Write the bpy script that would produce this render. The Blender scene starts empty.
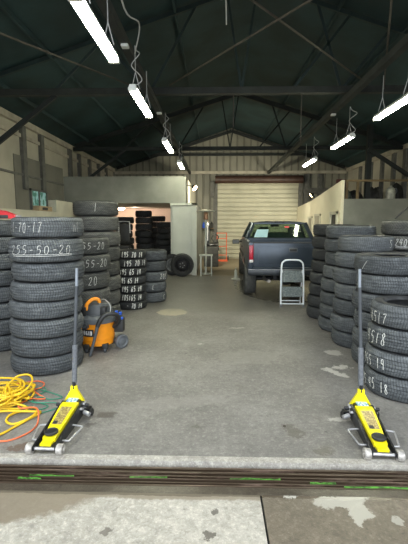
import bpy, bmesh, math, random
from mathutils import Vector, Matrix
random.seed(7)
PI = math.pi
C = bpy.context.scene.collection
sc = bpy.context.scene

# ------------------------------------------------------------------ objects
def tag(o, label=None, cat=None, group=None, kind=None):
    if label: o['label'] = label
    if cat: o['category'] = cat
    if group: o['group'] = group
    if kind: o['kind'] = kind
    return o
def thing(name, label, cat, loc=(0, 0, 0), rotz=0, group=None):
    o = bpy.data.objects.new(name, None); C.objects.link(o)
    o.empty_display_size = .1
    o.location = loc; o.rotation_euler = (0, 0, rotz)
    return tag(o, label, cat, group)

class MB:
    def __init__(s): s.v = []; s.f = []; s.m = []
    def add(s, vs, fs, mi=0):
        b = len(s.v); s.v += [tuple(p) for p in vs]
        s.f += [tuple(b + i for i in f) for f in fs]; s.m += [mi] * len(fs); return s
    def box(s, a, b, mi=0, M=None):
        x0, y0, z0 = a; x1, y1, z1 = b
        vs = [Vector(p) for p in [(x0,y0,z0),(x1,y0,z0),(x1,y1,z0),(x0,y1,z0),(x0,y0,z1),(x1,y0,z1),(x1,y1,z1),(x0,y1,z1)]]
        if M: vs = [M @ p for p in vs]
        return s.add(vs, [(0,3,2,1),(4,5,6,7),(0,1,5,4),(1,2,6,5),(2,3,7,6),(3,0,4,7)], mi)
    def rbox(s, a, b, r=.01, mi=0, M=None, seg=2):
        bm = bmesh.new(); bmesh.ops.create_cube(bm, size=1)
        for v in bm.verts:
            v.co = Vector([(a[i] + b[i]) / 2 + v.co[i] * (b[i] - a[i]) for i in range(3)])
        bmesh.ops.bevel(bm, geom=bm.edges[:], offset=r, segments=seg, profile=.6, affect='EDGES')
        bm.verts.index_update()
        vs = [(M @ v.co if M else v.co.copy()) for v in bm.verts]
        fs = [tuple(v.index for v in f.verts) for f in bm.faces]; bm.free()
        return s.add(vs, fs, mi)
    def bar(s, p, q, w=.05, h=None, mi=0, up=(0, 0, 1)):
        p = Vector(p); q = Vector(q); d = (q - p); L = d.length; d.normalize(); h = h or w
        u = Vector(up)
        if abs(d.dot(u)) > .98: u = Vector((0, 1, 0))
        x = d.cross(u).normalized(); z = x.cross(d)
        M = Matrix((x, d, z)).transposed().to_4x4(); M.translation = p
        return s.box((-w/2, 0, -h/2), (w/2, L, h/2), mi, M)
    def tube(s, pts, r, n=8, mi=0, cap=True, closed=False):
        pts = [Vector(p) for p in pts]; N = len(pts); vs = []; fs = []
        rr = r if isinstance(r, (list, tuple)) else [r] * N
        pn = None
        for i, p in enumerate(pts):
            if closed: d = pts[(i+1) % N] - pts[i-1]
            else: d = pts[min(i+1, N-1)] - pts[max(i-1, 0)]
            d = d.normalized() if d.length > 1e-9 else Vector((0, 0, 1))
            if pn is None:
                u = Vector((0, 0, 1)) if abs(d.z) < .9 else Vector((1, 0, 0))
                pn = (u - d * u.dot(d)).normalized()
            else:
                pn = pn - d * pn.dot(d)
                pn = pn.normalized() if pn.length > 1e-6 else d.orthogonal().normalized()
            bn = d.cross(pn)
            for k in range(n):
                a = 2 * PI * k / n
                vs.append(p + (pn * math.cos(a) + bn * math.sin(a)) * rr[i])
        for i in range(N if closed else N - 1):
            j = (i + 1) % N
            for k in range(n):
                l = (k + 1) % n
                fs.append((i*n+k, i*n+l, j*n+l, j*n+k))
        if cap and not closed:
            fs.append(tuple(range(n - 1, -1, -1))); fs.append(tuple((N-1)*n + k for k in range(n)))
        return s.add(vs, fs, mi)
    def cyl(s, p, q, r, r2=None, n=20, mi=0): return s.tube([p, q], [r, r if r2 is None else r2], n, mi)
    def lathe(s, prof, n=32, mi=0, M=None, closed=False, a0=0, a1=2*PI):
        vs = []; fs = []; P_ = len(prof)
        full = abs(a1 - a0 - 2*PI) < 1e-6; K = n if full else n + 1
        for k in range(K):
            a = a0 + (a1 - a0) * k / n; c, sn = math.cos(a), math.sin(a)
            for (r, z) in prof:
                p = Vector((r*c, r*sn, z)); vs.append(M @ p if M else p)
        for k in range(n):
            l = (k + 1) % K
            for i in range(P_ if closed else P_ - 1):
                j = (i + 1) % P_
                fs.append((k*P_+i, l*P_+i, l*P_+j, k*P_+j))
        return s.add(vs, fs, mi)
    def prism(s, poly, h0, h1, axis='x', mi=0, M=None):
        n = len(poly); vs = []
        for h in (h0, h1):
            for (a, b) in poly:
                p = {'x': (h, a, b), 'y': (a, h, b), 'z': (a, b, h)}[axis]
                vs.append(M @ Vector(p) if M else p)
        fs = [tuple(range(n - 1, -1, -1)), tuple(range(n, 2*n))] + [(i, (i+1) % n, n + (i+1) % n, n + i) for i in range(n)]
        return s.add(vs, fs, mi)
    def mesh(s, name, mats, smooth=None):
        me = bpy.data.meshes.new(name); me.from_pydata(s.v, [], s.f)
        for m in (mats if isinstance(mats, (list, tuple)) else [mats]): me.materials.append(m)
        if any(s.m): me.polygons.foreach_set('material_index', s.m)
        bm = bmesh.new(); bm.from_mesh(me); bmesh.ops.recalc_face_normals(bm, faces=bm.faces[:])
        if smooth:
            for f in bm.faces: f.smooth = True
            for e in bm.edges:
                if len(e.link_faces) == 2 and e.calc_face_angle(0) > math.radians(smooth): e.smooth = False
        bm.to_mesh(me); bm.free(); me.update(); return me
    def build(s, name, mats, parent=None, smooth=35, **kw):
        o = bpy.data.objects.new(name, s.mesh(name, mats, smooth)); C.objects.link(o)
        if parent: o.parent = parent
        return tag(o, **kw)
def link(name, me, parent=None, **kw):
    o = bpy.data.objects.new(name, me); C.objects.link(o)
    if parent: o.parent = parent
    return tag(o, **kw)
def copy_tree(o, parent=None):
    c = o.copy(); C.objects.link(c); c.parent = parent
    for ch in list(o.children): copy_tree(ch, c)
    return c
def struct(name, mb, m, parent=None, smooth=None):
    return mb.build(name, m, parent, smooth, **({} if parent else dict(kind='structure')))
def spline(pts, n=6, closed=False):
    P_ = [Vector(p) for p in pts]; N = len(P_); out = []
    for i in range(N if closed else N - 1):
        g = (lambda k: P_[k % N]) if closed else (lambda k: P_[max(0, min(N-1, k))])
        p0, p1, p2, p3 = g(i-1), g(i), g(i+1), g(i+2)
        for k in range(n):
            t = k / n
            out.append(.5 * ((2*p1) + (p2-p0)*t + (2*p0-5*p1+4*p2-p3)*t*t + (3*p1-p0-3*p2+p3)*t**3))
    if not closed: out.append(P_[-1])
    return out

# ------------------------------------------------------------------ materials
class NT:
    def __init__(s, name):
        s.m = bpy.data.materials.new(name); s.m.use_nodes = True
        s.t = s.m.node_tree; s.t.nodes.clear()
        s.out = s.n('ShaderNodeOutputMaterial')
    def n(s, k, **kw):
        nd = s.t.nodes.new(k)
        for a, b in kw.items(): setattr(nd, a, b)
        return nd
    def L(s, a, b): s.t.links.new(a, b)
    def set(s, sock, v):
        if hasattr(v, 'links') or isinstance(v, bpy.types.NodeSocket): s.L(v, sock)
        else: sock.default_value = v
    def math(s, op, a, b=0, c=0, clamp=False):
        nd = s.n('ShaderNodeMath', operation=op); nd.use_clamp = clamp
        s.set(nd.inputs[0], a); s.set(nd.inputs[1], b); s.set(nd.inputs[2], c); return nd.outputs[0]
    def noise(s, vec, scale, detail=4, rough=.55):
        nd = s.n('ShaderNodeTexNoise'); nd.inputs['Scale'].default_value = scale
        nd.inputs['Detail'].default_value = detail; nd.inputs['Roughness'].default_value = rough
        if vec is not None: s.L(vec, nd.inputs['Vector'])
        return nd.outputs['Fac']
    def ramp(s, fac, a, b, clamp=True):
        nd = s.n('ShaderNodeMapRange'); nd.clamp = clamp; nd.interpolation_type = 'SMOOTHSTEP'
        s.set(nd.inputs['Value'], fac); nd.inputs['From Min'].default_value = a; nd.inputs['From Max'].default_value = b
        return nd.outputs[0]
    def mix(s, fac, a, b):
        nd = s.n('ShaderNodeMix', data_type='RGBA')
        s.set(nd.inputs[0], fac)
        for i, v in ((6, a), (7, b)):
            if isinstance(v, tuple): nd.inputs[i].default_value = (*v, 1) if len(v) == 3 else v
            else: s.L(v, nd.inputs[i])
        return nd.outputs[2]
    def bsdf(s, col, rough=.6, metal=0, bump=None, bstr=.3, bdist=.01, **kw):
        b = s.n('ShaderNodeBsdfPrincipled')
        if isinstance(col, tuple): b.inputs['Base Color'].default_value = (*col, 1)
        else: s.L(col, b.inputs['Base Color'])
        s.set(b.inputs['Roughness'], rough); s.set(b.inputs['Metallic'], metal)
        for k, v in kw.items(): s.set(b.inputs[k.replace('_', ' ')], v)
        if bump is not None:
            bp = s.n('ShaderNodeBump'); bp.inputs['Strength'].default_value = bstr; bp.inputs['Distance'].default_value = bdist
            s.L(bump, bp.inputs['Height']); s.L(bp.outputs[0], b.inputs['Normal'])
        s.L(b.outputs[0], s.out.inputs[0]); return s.m

def simple(name, col, rough=.6, metal=0, var=.25, scale=8, bstr=.1, **kw):
    t = NT(name); tc = t.n('ShaderNodeTexCoord').outputs['Object']
    f = t.noise(tc, scale)
    dark = tuple(c * (1 - var) for c in col); lite = tuple(min(1, c * (1 + var)) for c in col)
    c = t.mix(t.ramp(f, .3, .7), dark, lite)
    return t.bsdf(c, rough, metal, bump=f, bstr=bstr, bdist=.004, **kw)
def emis(name, col, st):
    t = NT(name); e = t.n('ShaderNodeEmission'); e.inputs[0].default_value = (*col, 1); e.inputs[1].default_value = st
    t.L(e.outputs[0], t.out.inputs[0]); return t.m

def tire_mat(name, base, dust, nsip, slant, rough=.75):
    t = NT(name); tc = t.n('ShaderNodeTexCoord').outputs['Object']
    sp = t.n('ShaderNodeSeparateXYZ'); t.L(tc, sp.inputs[0])
    ang = t.math('ARCTAN2', sp.outputs[1], sp.outputs[0])
    zz = t.math('ABSOLUTE', t.math('MULTIPLY', sp.outputs[2], slant))
    w = t.math('SINE', t.math('ADD', t.math('MULTIPLY', ang, nsip), zz))
    sip = t.ramp(w, .35, .85)
    # dirt: streaky noise along the circumference and object random tint
    cv = t.n('ShaderNodeCombineXYZ')
    oi = t.n('ShaderNodeObjectInfo').outputs['Random']
    t.L(t.math('ADD', t.math('MULTIPLY', ang, 1.5), t.math('MULTIPLY', oi, 40)), cv.inputs[0])
    t.L(t.math('MULTIPLY', sp.outputs[2], 18), cv.inputs[1])
    d = t.noise(cv.outputs[0], 2.2, 6, .7)
    d2 = t.noise(tc, 60, 3, .7)
    lite = tuple(b + (q - b) for b, q in zip(base, dust))
    f = t.math('MULTIPLY_ADD', t.ramp(d, .38, .72), .75, t.math('MULTIPLY', t.math('SUBTRACT', oi, .5), .5), clamp=True)
    c = t.mix(f, base, lite)
    c = t.mix(t.math('MULTIPLY', sip, .5), c, tuple(b * .25 for b in base))
    c = t.mix(t.math('MULTIPLY', t.ramp(d2, .55, .8), .35), c, tuple(min(1, q * 1.6) for q in dust))
    bp = t.math('SUBTRACT', t.math('MULTIPLY', d2, .15), sip)
    return t.bsdf(c, rough, 0, bump=bp, bstr=.55, bdist=.006)

M = {}
M['tread_grey'] = tire_mat('tread_grey_rubber', (.055,.062,.067), (.17,.185,.195), 90, 60)
M['tread_dark'] = tire_mat('tread_dark_rubber', (.022,.024,.025), (.062,.067,.07), 70, 110)
M['tread_mid'] = tire_mat('tread_worn_rubber', (.055,.058,.055), (.17,.17,.158), 64, 160)
M['side_grey'] = simple('sidewall_rubber', (.04,.042,.045), .7, var=.35, scale=14)
M['side_dark'] = simple('sidewall_dark_rubber', (.012,.013,.014), .65, var=.35, scale=14)
M['chalk'] = simple('tire_chalk', (.62,.63,.60), .9, var=.25, scale=60)
M['chalk_faint'] = simple('tire_chalk_faint', (.42,.43,.42), .9, var=.25, scale=60)
M['yellow'] = simple('yellow_paint', (.82,.70,.01), .3, var=.08, scale=6, bstr=.02)
M['black_metal'] = simple('black_painted_metal', (.015,.016,.018), .4, .2, var=.3)
M['black_plastic'] = simple('black_plastic', (.02,.021,.022), .5, var=.25)
M['dkgrey_plastic'] = simple('dark_grey_plastic', (.055,.062,.07), .5, var=.2)
M['lid_grey'] = simple('lid_grey_plastic', (.095,.105,.115), .5, var=.1)
M['grey_plastic'] = simple('grey_plastic', (.17,.18,.19), .55, var=.15)
M['pole_pale'] = simple('pale_blue_grey_metal', (.26,.29,.33), .35, .3, var=.1)
M['steel'] = simple('worn_steel', (.5,.5,.51), .4, .6, var=.2, scale=30)
M['chrome'] = simple('chrome_metal', (.75,.76,.78), .2, .9, var=.05)
M['wheel_metal'] = simple('scuffed_caster_metal', (.42,.40,.37), .5, .3, var=.35, scale=40)
M['grip'] = simple('grey_foam_grip', (.13,.14,.155), .8, var=.2, scale=50)
M['orange'] = simple('orange_plastic', (.88,.30,.01), .4, var=.06, bstr=.02)
M['white_print'] = simple('white_print', (.8,.8,.8), .5, var=.03)
M['blue'] = simple('blue_plastic', (.03,.12,.65), .4, var=.1)
M['sticker'] = None
t = NT('jack_warning_sticker'); tc = t.n('ShaderNodeTexCoord').outputs['Object']
M['sticker'] = t.bsdf(t.mix(t.ramp(t.noise(tc, 70, 3, .7), .45, .6), (.24,.17,.06), (.55,.45,.16)), .35)
t = NT('blue_white_sticker'); tc = t.n('ShaderNodeTexCoord').outputs['Object']
M['sticker2'] = t.bsdf(t.mix(t.ramp(t.noise(tc, 60, 2), .47, .53), (.75,.8,.85), (.12,.35,.62)), .35)
M['hose_yellow'] = simple('yellow_air_hose', (.78,.50,.02), .45, var=.1, bstr=.02)
M['cord_orange'] = simple('orange_cord', (.78,.17,.06), .5, var=.12, bstr=.02)
M['cord_green'] = simple('green_cord', (.03,.24,.15), .5, var=.2, bstr=.02)
M['red'] = simple('red_plastic', (.65,.02,.03), .4, var=.15)
M['cream_wall'] = simple('cream_wall_sheet', (.41,.385,.315), .85, var=.12, scale=1.2)
M['office_white'] = simple('bright_cream_wall', (.85,.80,.63), .8, var=.06, scale=1)
M['white_wall'] = simple('white_painted_wall', (.62,.60,.50), .8, var=.12, scale=1.4)
M['grey_wall'] = simple('grey_painted_wall', (.24,.25,.225), .8, var=.12, scale=1.2)
M['dark_panel'] = simple('grey_brown_wall_patch', (.17,.165,.14), .85, var=.15, scale=1.5)
M['stud'] = simple('grey_wall_stud', (.12,.12,.11), .7, var=.2)
M['plate'] = simple('pale_eave_beam', (.40,.37,.30), .7, var=.2, scale=3)
M['fascia'] = simple('pale_grey_fascia', (.235,.24,.21), .75, var=.16, scale=1.5)
M['pink_wall'] = simple('warm_storeroom_wall', (.62,.5,.41), .85, var=.06, scale=1)
M['door_white'] = simple('pale_blue_grey_door', (.45,.47,.42), .55, var=.08, scale=2)
M['roof'] = simple('dark_green_roof_insulation', (.016,.039,.043), .7, var=.3, scale=1.1, bstr=.4)
M['truss'] = simple('dark_steel_truss', (.010,.014,.014), .65, 0, var=.3, scale=3)
M['web'] = simple('teal_black_steel', (.015,.031,.033), .7, 0, var=.2, scale=3)
M['chord'] = simple('brown_grey_chord', (.024,.028,.026), .7, 0, var=.3, scale=3)
M['rod'] = simple('dull_steel_rod', (.06,.052,.043), .7, 0, var=.25)
M['wood'] = simple('raw_wood', (.16,.115,.06), .75, var=.25, scale=5)
M['card'] = simple('cardboard', (.42,.32,.2), .8, var=.15)
M['clutter'] = simple('dark_clutter', (.03,.03,.028), .7, var=.5)
M['glass'] = None
M['cable'] = simple('pale_cable', (.42,.43,.42), .5, var=.1)
M['light_body'] = simple('white_enamel_housing', (.7,.72,.68), .4, var=.05)
M['tube'] = emis('fluorescent_tube_glow', (1, .99, .74), 60)
M['lamp'] = emis('warm_lamp_glow', (1, .72, .4), 22)
M['truck'] = simple('dark_slate_truck_paint', (.042,.056,.076), .28, .35, var=.12, scale=3, bstr=.03)
M['tail_red'] = simple('red_lens', (.38,.012,.03), .2, var=.1)
M['tail_white'] = simple('white_lens', (.7,.7,.66), .2, var=.1)
M['seat'] = simple('dark_green_grey_seat', (.03,.045,.036), .8, var=.2)
M['paper'] = simple('pale_blue_paper', (.50,.75,.80), .7, var=.03)
M['ladder'] = simple('pale_grey_enamel_tube', (.78,.83,.88), .35, 0, var=.06)
t = NT('speckled_step_tread'); tc = t.n('ShaderNodeTexCoord').outputs['Object']
M['tread_plate'] = t.bsdf(t.mix(t.ramp(t.noise(tc, 90, 3, .7), .42, .6), (.055,.07,.07), (.25,.29,.29)), .7)
M['red_orange'] = simple('red_orange_frame_paint', (.75,.12,.04), .45, var=.1)
M['wheel_rim'] = simple('dark_steel_rim', (.035,.035,.038), .5, .3, var=.3)

t = NT('window_glass')
tr = t.n('ShaderNodeBsdfTransparent'); tr.inputs[0].default_value = (.5,.6,.53,1)
gl = t.n('ShaderNodeBsdfGlossy'); gl.inputs['Roughness'].default_value = .05; gl.inputs['Color'].default_value = (.8,.9,.85,1)
mx = t.n('ShaderNodeMixShader'); fr = t.n('ShaderNodeFresnel'); fr.inputs[0].default_value = 1.5
t.L(t.math('ADD', fr.outputs[0], .06, clamp=True), mx.inputs[0]); t.L(tr.outputs[0], mx.inputs[1]); t.L(gl.outputs[0], mx.inputs[2]); t.L(mx.outputs[0], t.out.inputs[0])
M['glass'] = t.m

# ribbed sheet metal walls
def ribbed(name, col, axis, per=.3, k_=.45):
    t = NT(name); g = t.n('ShaderNodeNewGeometry').outputs['Position']
    sp = t.n('ShaderNodeSeparateXYZ'); t.L(g, sp.inputs[0])
    w = t.math('SINE', t.math('MULTIPLY', sp.outputs[axis], 2*PI/per))
    r = t.ramp(w, .5, .95); f = t.noise(g, 1.3)
    c = t.mix(t.ramp(f, .3, .7), tuple(k*.8 for k in col), col)
    c = t.mix(t.math('MULTIPLY', r, k_), c, tuple(k*.35 for k in col))
    return t.bsdf(c, .6, 0, bump=r, bstr=.8, bdist=.04)
M['ribbed'] = ribbed('ribbed_beige_sheet', (.255,.25,.205), 0)
M['shutter'] = ribbed('roller_shutter_slats', (.50,.485,.37), 2, .19, .2)

# concrete floors with stains and broader tonal areas placed as in the place itself
def concrete(name, base, dark, lite, blots, rough=.55, big=.9, wetcol=(.1,.09,.075)):
    t = NT(name); g = t.n('ShaderNodeNewGeometry').outputs['Position']
    n1 = t.noise(g, big, 6, .6); n2 = t.noise(g, 6, 6, .7); n3 = t.noise(g, 55, 3, .8)
    c = t.mix(t.ramp(n1, .33, .68), dark, base)
    c = t.mix(t.math('MULTIPLY', t.ramp(n2, .5, .75), .5), c, lite)
    c = t.mix(t.math('MULTIPLY', t.ramp(n2, .48, .3), .35), c, tuple(k*.55 for k in dark))
    n4 = t.noise(g, 22, 5, .75)
    c = t.mix(t.math('MULTIPLY', t.ramp(n4, .52, .66), .4), c, tuple(min(1, k*1.25) for k in lite))
    c = t.mix(t.math('MULTIPLY', t.ramp(n4, .47, .34), .45), c, tuple(k*.6 for k in dark))
    c = t.mix(t.math('MULTIPLY', t.ramp(n3, .52, .75), .5), c, tuple(min(1, k*1.35) for k in lite))
    c = t.mix(t.math('MULTIPLY', t.ramp(n3, .48, .25), .5), c, tuple(k*.5 for k in dark))
    fl_ = t.ramp(t.noise(g, 6.5, 5, .6), .665, .70)
    c = t.mix(t.math('MULTIPLY', fl_, .55), c, tuple(k*.4 for k in dark))
    nd = t.n('ShaderNodeTexNoise'); nd.inputs['Scale'].default_value = 7; nd.inputs['Detail'].default_value = 8; nd.inputs['Roughness'].default_value = .72; t.L(g, nd.inputs['Vector'])
    sb = t.n('ShaderNodeVectorMath', operation='SUBTRACT'); t.L(nd.outputs['Color'], sb.inputs[0]); sb.inputs[1].default_value = (.5,.5,.5)
    rgh = rough
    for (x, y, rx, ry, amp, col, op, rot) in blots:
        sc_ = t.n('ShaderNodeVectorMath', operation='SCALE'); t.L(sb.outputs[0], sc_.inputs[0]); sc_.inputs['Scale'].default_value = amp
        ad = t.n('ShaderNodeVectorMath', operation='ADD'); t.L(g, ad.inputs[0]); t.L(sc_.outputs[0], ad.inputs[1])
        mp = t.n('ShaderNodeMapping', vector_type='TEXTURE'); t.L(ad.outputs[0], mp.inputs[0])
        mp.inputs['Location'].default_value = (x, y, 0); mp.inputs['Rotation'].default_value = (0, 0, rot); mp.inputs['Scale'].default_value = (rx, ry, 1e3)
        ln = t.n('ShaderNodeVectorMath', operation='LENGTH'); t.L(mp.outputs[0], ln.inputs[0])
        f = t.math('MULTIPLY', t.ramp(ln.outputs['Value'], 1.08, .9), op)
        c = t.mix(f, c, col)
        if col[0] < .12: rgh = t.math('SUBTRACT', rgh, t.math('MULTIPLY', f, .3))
    return t.bsdf(c, rgh, 0, bump=t.math('ADD', n3, t.math('MULTIPLY', n2, 2)), bstr=.25, bdist=.006)
W_ = (.55,.53,.48); K_ = (.07,.06,.05); T_ = (.42,.37,.27)
M['floor'] = concrete('workshop_concrete', (.22,.212,.194), (.145,.138,.128), (.30,.288,.262), [
    (-.774, 6.96, .27, .28, .25, T_, .8, 0), (1.30, 4.10, .05, .17, .35, W_, .9, .6), (1.42, 4.26, .13, .05, .35, W_, .9, .3),
    (1.48, 4.76, .10, .12, .3, (.5,.48,.44), .7, .1), (1.05, 3.08, .12, .03, .2, W_, .6, .2),
    (.62, 2.88, .09, .07, .5, K_, .75, .5), (.57, 2.96, .04, .03, .3, K_, .7, .5), (.88, 3.08, .04, .03, .3, K_, .6, 0),
    (-.15, 2.92, .04, .03, .3, K_, .75, .5), (-.90, 3.12, .10, .025, .3, K_, .65, .3), (.80, 2.62, .08, .04, .4, K_, .7, .4),
    (-1.36, 2.62, .14, .05, .4, (.12,.07,.045), .7, .2), (-1.0, 2.95, .05, .02, .3, K_, .6, .5), (.25, 3.7, .05, .03, .3, K_, .5, .3),
    (-.2, 5.1, .06, .03, .3, W_, .5, 0), (.35, 5.9, .14, .03, .3, W_, .4, .2), (1.0, 4.4, .05, .03, .3, K_, .5, 0),
    (0, 9.5, 2.4, 2.6, .8, (.10,.10,.088), .55, 0), (.0, 15, 2.0, 3.2, .8, (.19,.15,.085), .8, 0), (1.6, 9.8, 1.1, 2.0, .4, (.05,.05,.047), .7, 0),  # broad darker and browner areas, one of them beneath the truck
    (-.3, 3.35, .55, .12, .5, (.27,.26,.24), .35, .2), (.4, 4.6, .4, .25, .6, (.26,.25,.22), .4, 0)])
WET = (.22,.185,.13)
M['apron'] = concrete('outside_concrete', (.47,.44,.38), (.34,.32,.275), (.60,.57,.50), [
    (-1.30, 2.16, .62, .27, .25, (.20,.165,.115), .88, .12), (-.2, 2.22, 2.6, .10, .10, WET, .85, 0), (-.2, 2.17, 4, .02, .05, (.12,.10,.072), .9, 0), (.0, 2.02, .03, .02, .2, K_, .8, .4), (-.03, 1.86, .035, .03, .2, K_, .8, .4), (-.55, 1.86, .05, .03, .3, K_, .7, .2)], .6)
M['apron_wet'] = concrete('outside_wet_concrete', (.185,.155,.115), (.13,.11,.082), (.23,.20,.155), [(.8, 2.17, 4, .02, .05, (.11,.09,.066), .9, 0),
    (.74, 2.14, .15, .07, .25, (.42,.40,.34), .9, .1), (.82, 2.03, .055, .10, .25, (.42,.40,.34), .9, -.4), (1.0, 1.98, .03, .03, .2, (.4,.38,.33), .8, 0),(.45, 2.17, .04, .008, .2, W_, .8, 0)], .4)
M['lip'] = concrete('speckled_sill_concrete', (.42,.40,.35), (.30,.28,.25), (.62,.60,.54), [], .7, 4)
M['wet_edge'] = concrete('wet_dark_concrete', (.085,.07,.052), (.055,.045,.034), (.11,.095,.072), [], .3)
t = NT('rusty_wet_rail'); g = t.n('ShaderNodeNewGeometry').outputs['Position']
mp = t.n('ShaderNodeMapping'); t.L(g, mp.inputs[0]); mp.inputs['Scale'].default_value = (.35, 16, 1)
n1 = t.noise(mp.outputs[0], 4, 6, .7); c = t.mix(t.ramp(n1, .35, .7), (.04,.024,.015), (.10,.066,.038))
sp = t.n('ShaderNodeSeparateXYZ'); t.L(g, sp.inputs[0])
M['rust'] = t.bsdf(c, .35, .15, bump=n1, bstr=.5, bdist=.01)
M['green_mark'] = simple('green_marking_paint', (.07,.23,.03), .6, var=.6, scale=20)
t = NT('scuffed_rail_steel'); g = t.n('ShaderNodeNewGeometry').outputs['Position']
mp = t.n('ShaderNodeMapping'); t.L(g, mp.inputs[0]); mp.inputs['Scale'].default_value = (.5, 30, 1)
n1 = t.noise(mp.outputs[0], 3, 5, .7)
M['rail_edge'] = t.bsdf(t.mix(t.ramp(n1, .50, .70), (.05,.033,.021), (.27,.19,.15)), .45, .2)

# ------------------------------------------------------------------ setting
XL, XR, YB, YF = -4.6, 5.9, 18.0, 2.5
ZE, RX, ZR = 4.03, .72, 5.76
def roofz(x): return ZE + (ZR - ZE) * ((x - XL) / (RX - XL) if x < RX else (XR - x) / (XR - RX))
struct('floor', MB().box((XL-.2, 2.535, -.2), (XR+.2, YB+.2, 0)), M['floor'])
struct('trim_1', MB().box((XL, 2.475, -.15), (XR, 2.535, .002)), M['lip'])
gro = struct('trim_2', MB().box((XL, 2.235, -.2), (XR, 2.475, -.045)), M['rust'])
struct('trim_15', MB().box((XL, 2.172, -.2), (XR, 2.245, -.016)), M['wet_edge'])
mb = MB()
for (y, w, h) in [(2.25,.014,-.014), (2.275,.010,-.012), (2.30,.008,-.006), (2.335,.012,-.010), (2.385,.02,-.018), (2.43,.02,-.02)]:
    mb.box((XL, y-w/2, -.06), (XR, y+w/2, h))
struct('trim_3', mb, M['rail_edge'])
mb = MB()
for (x0, x1, y) in [(-1.19,-.90,2.318), (-.54,-.30,2.318), (-1.25,-1.1,2.288), (.80,1.35,2.262), (.1,.42,2.318), (.6,.76,2.288)]:
    n = 10; pts = [(x0 + (x1-x0)*i/n, y + random.uniform(-.004,.004)) for i in range(n+1)]
    poly = [(a, b - random.uniform(.001,.008)) for a, b in pts] + [(a, b + random.uniform(.001,.008)) for a, b in reversed(pts)]
    mb.prism(poly, -.046, -.008, 'z')
struct('trim_4', mb, M['green_mark'])
struct('ground', MB().box((-12, -12, -.22), (.272, 2.172, -.012)), M['apron'])
struct('ground_right', MB().box((.284, -12, -.22), (12, 2.172, -.012)), M['apron_wet'])
struct('ground_joint', MB().box((.272, -12, -.22), (.284, 2.172, -.03)), M['black_metal'])
# left wall: sheet, studs, eave beams
wl = MB().box((XL-.15, 2.3, 0), (XL, YB, ZE))
struct('wall_left', wl, M['cream_wall'])
struct('wall_right', MB().box((XR, 2.3, 0), (XR+.15, YB, ZE)), M['cream_wall'])
# back wall with gable
struct('wall_back', MB().prism([(XL-.15, 0), (XR+.15, 0), (XR+.15, ZE), (RX, ZR), (XL-.15, ZE)], YB, YB+.15, 'y'), M['ribbed'])
# front wall: two jambs and a header over the open doorway
mb = MB().box((XL-.15, 2.3, 0), (-3.4, 2.5, ZE)).box((4.4, 2.3, 0), (XR+.15, 2.5, ZE))
mb.prism([(XL-.15, 4.0), (XR+.15, 4.0), (XR+.15, ZE), (RX, ZR), (XL-.15, ZE)], 2.3, 2.5, 'y')
struct('wall_front', mb, M['cream_wall'])
# roof
mb = MB()
mb.prism([(XL-.3, ZE-.1), (RX, ZR), (XR+.3, ZE-.1), (XR+.3, ZE+.05), (RX, ZR+.15), (XL-.3, ZE+.05)], 2.2, YB+.2, 'y')
roof = struct('ceiling', mb, M['roof'])
k = 0
for x in [-4.0, -2.9, -1.8, -.7, 2.1, 3.2, 4.3, 5.3]:
    struct('purlin', MB().box((x-.02, 2.3, roofz(x)-.10), (x+.02, YB, roofz(x)-.02)), M['roof'], roof)
# pale eave beams
def trim(n, mb, m): return struct('trim_%d' % n, mb, m)
trim(5, MB().box((XL, 2.5, 3.88), (XL+.10, YB, 4.02)), M['plate'])
trim(6, MB().box((XL, 2.5, 3.60), (XL+.05, YB, 3.68)), M['plate'])
trim(7, MB().box((XR-.10, 2.5, 3.86), (XR, YB, 4.0)), M['plate'])
trim(8, MB().box((XL, 2.5, 2.715), (XL+.05, 11.95, 2.76)), M['stud'])
trim(9, MB().box((XL+.1, YB-.08, 3.78), (XR-.1, YB, 3.90)), M['plate'])
mb = MB()
for y in [4.2, 6.0, 7.7, 9.5, 10.5, 12.55, 13.4, 14.5, 15.6, 16.7]:
    mb.box((XL, y-.09, 2.4 if y < 12 else 3.0), (XL+.09, y+.09, 3.88))
trim(10, mb, M['stud'])
mb = MB()
for y in [11.95, 12.6, 13.4, 14.3, 15.3, 16.4]:
    mb.box((XR-.09, y-.09, 2.3), (XR, y+.09, 3.86))
trim(11, mb, M['stud'])
trim(12, MB().prism([(9.07, 1.9), (11.98, 1.9), (11.98, 3.22), (9.07, 3.17)], XL, XL+.02, 'x'), M['dark_panel'])  # thin darker rectangle laid on the left wall
# back wall gable framing
mb = MB()
g0, g1 = 17.9, 17.97
mb.bar((XL+.2, 17.9, ZE-.0), (RX, 17.9, ZR-.16), .08, .12).bar((XR-.2, 17.9, ZE-.0), (RX, 17.9, ZR-.16), .08, .12)
mb.box((XL+1.2, 17.86, 4.55), (XR-1.2, 17.94, 4.65))
trim(13, mb, M['truss'])
# roller shutter door in back wall
d1 = struct('door_1', MB().box((.10, YB-.06, 0), (3.72, YB-.01, 3.36)), M['shutter'])
struct('shutter_drum', MB().cyl((0, YB-.28, 3.5), (3.85, YB-.28, 3.5), .17, n=16), simple('brown_shutter_drum', (.05,.025,.018), .5), d1, 40)
struct('shutter_track', MB().box((.0, YB-.16, 0), (.11, YB-.01, 3.45)), M['stud'], d1)
struct('shutter_track', MB().box((3.71, YB-.16, 0), (3.84, YB-.01, 3.45)), M['stud'], d1)
struct('control_box', MB().rbox((-.22, YB-.25, 2.75), (-.02, YB-.02, 3.45), .02), M['stud'], d1)
trim(14, MB().box((-.08, YB-.22, 0), (.0, YB-.02, 2.75)).box((3.95, YB-.15, 2.3), (4.15, YB-.02, 3.75)).box((4.55, YB-.15, 2.3), (4.7, YB-.02, 3.75)).box((5.0, YB-.16, 2.9), (3.9, YB-.08, 3.15)), M['stud'])

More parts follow.
